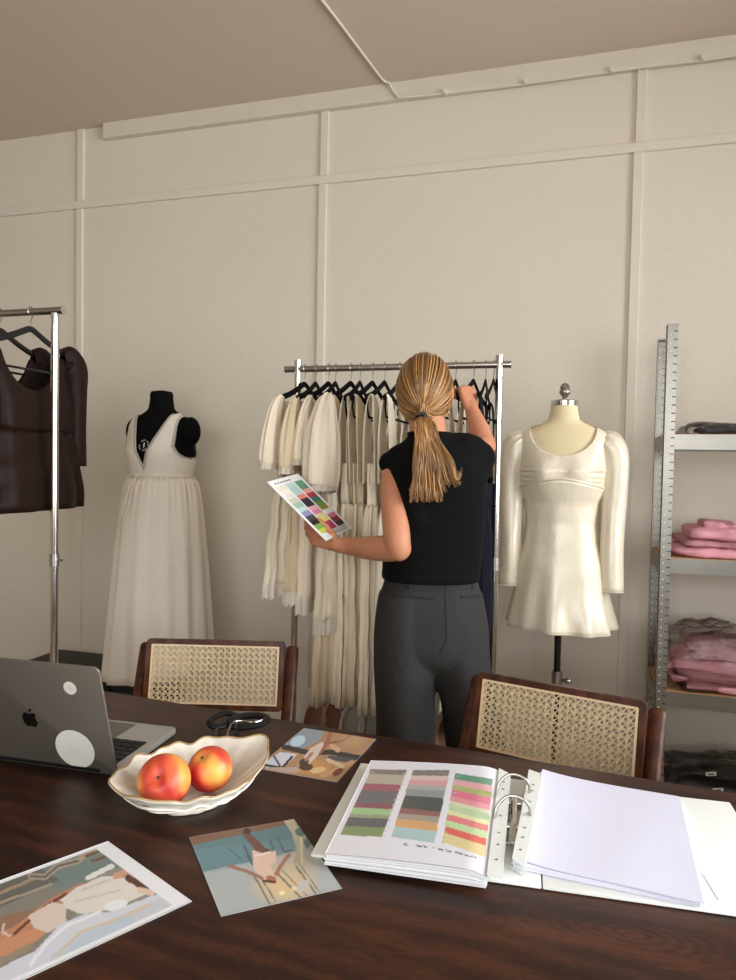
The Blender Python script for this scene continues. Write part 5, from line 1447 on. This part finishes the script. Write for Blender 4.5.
for i in range(620):
    u=hrnd.random(); v=hrnd.uniform(-1,1)
    stray=i>520
    x1=(409+34*hrnd.random()) if not stray else hrnd.uniform(438,463)
    y1=hrnd.uniform(488,503) if not stray else 503-(x1-438)*.6+hrnd.uniform(-22,-4)
    d1=1.905+hrnd.uniform(-.012,.012)
    f_=(x1-409)/34
    xm=413+f_*26+hrnd.uniform(-1,1) if not stray else 434+ (x1-438)*.7
    ph=f_*9+hrnd.uniform(-.5,.5); A0=hrnd.uniform(.5,2.0)
    L=[(422+(f_-.5)*5,416.5,1.952),(421+(f_-.45)*13,424,1.925),(xm*.55+421*.45+(f_-.5)*2,440,1.905+.012*abs(f_-.5)),(xm+A0*sin(ph),460,d1),((xm+x1)/2+A0*1.6*sin(ph+1.6),480,d1+.004),(x1,y1,d1+.008)]
    P=smooth_path([G_(a+ (hrnd.uniform(-.4,.4) if k>1 else 0),b,c+hrnd.uniform(-.006,.006)) for k,(a,b,c) in enumerate(L)],4); rr=hrnd.uniform(.0010,.0024)*(.55 if stray else 1)
    pt.tube(P,[rr*1.1]*(len(P)-5)+[rr*k_ for k_ in (1,.9,.7,.5,.25)],5,cap=False,col=hcol())
build(pt,'ponytail',M_hair,wm,world=True,colors=True,fix=False)
w=MB(); w.tube([tie+FRt*(.0125*cos(a))+V((0,0,.009*sin(a)))+FBk*(-.004) for a in [2*PI*k/24 for k in range(24)]],.0035,8,closed=True); w.tube([G_(415.5,417.5,1.945),G_(419,415.5,1.937),G_(424,415.3,1.937),G_(428.5,417.5,1.945)],.0028,8); build(w,'hair_tie',M_blackpl,wm,world=True)

# ---------------------------------------------------------------- colour card in her hand
CS=[]
def cell(c,r,w_,h_,col): CS.append(('p',[(c,r),(c+w_,r),(c+w_,r+h_),(c,r+h_)],col))
# card space: u across 0..1 (near edge to far edge), v along 0..1 (top to bottom)
c1=[c3(232,226,206),c3(238,232,214),c3(226,226,224),c3(206,206,184),c3(160,196,178),c3(196,222,220),c3(150,150,190),c3(70,66,76),c3(34,28,32),c3(128,180,84),c3(196,214,88)]
c2=[c3(186,214,208),c3(176,206,200),c3(180,210,208),c3(232,132,124),c3(40,38,52),c3(36,36,50),c3(232,170,184),c3(222,140,170),c3(224,220,160),c3(236,226,120),c3(190,50,100),c3(170,34,84)]
c3_=[c3(92,156,130),c3(84,150,122),c3(232,172,148),c3(180,32,66),c3(44,116,92),c3(104,136,62),c3(134,142,44),None,c3(206,120,134),c3(126,28,60),c3(40,22,32)]
for ci,(cl,u0) in enumerate(((c1,.07),(c2,.37),(c3_,.67))):
    v=.10; h=.80/len(cl)
    for col in cl:
        if col: cell(u0,v,.26,h,col)
        v+=h
for k in range(6): cell(.12+k*.09,.045,.06,.018,c3(40,44,60))
cell(.42,.905,.5,.07,c3(206,208,212))
for k in range(3): cell(.46,.915+k*.02,.42,.008,c3(150,152,160))
o_=CTL; ux=(CTR-CTL); vx=(CBL-CTL)
def uvmap(p):
    q=p-o_; a=ux.dot(ux);b=ux.dot(vx);c=vx.dot(vx);d=q.dot(ux);e=q.dot(vx); D=a*c-b*b; return ((c*d-b*e)/D,(a*e-b*d)/D)
CBR2=CTR+vx
def clift(u,v): return cn*(.010*sin(PI*u))
card=printed(None,'colour_card',[CTL,CTR,CBR2,CBL],110,160,CS,c3(236,238,240),rough=.4,mapping=lambda p:uvmap(p),lift=None)
tag(card,'colour swatch card held up in the woman\'s left hand','card')
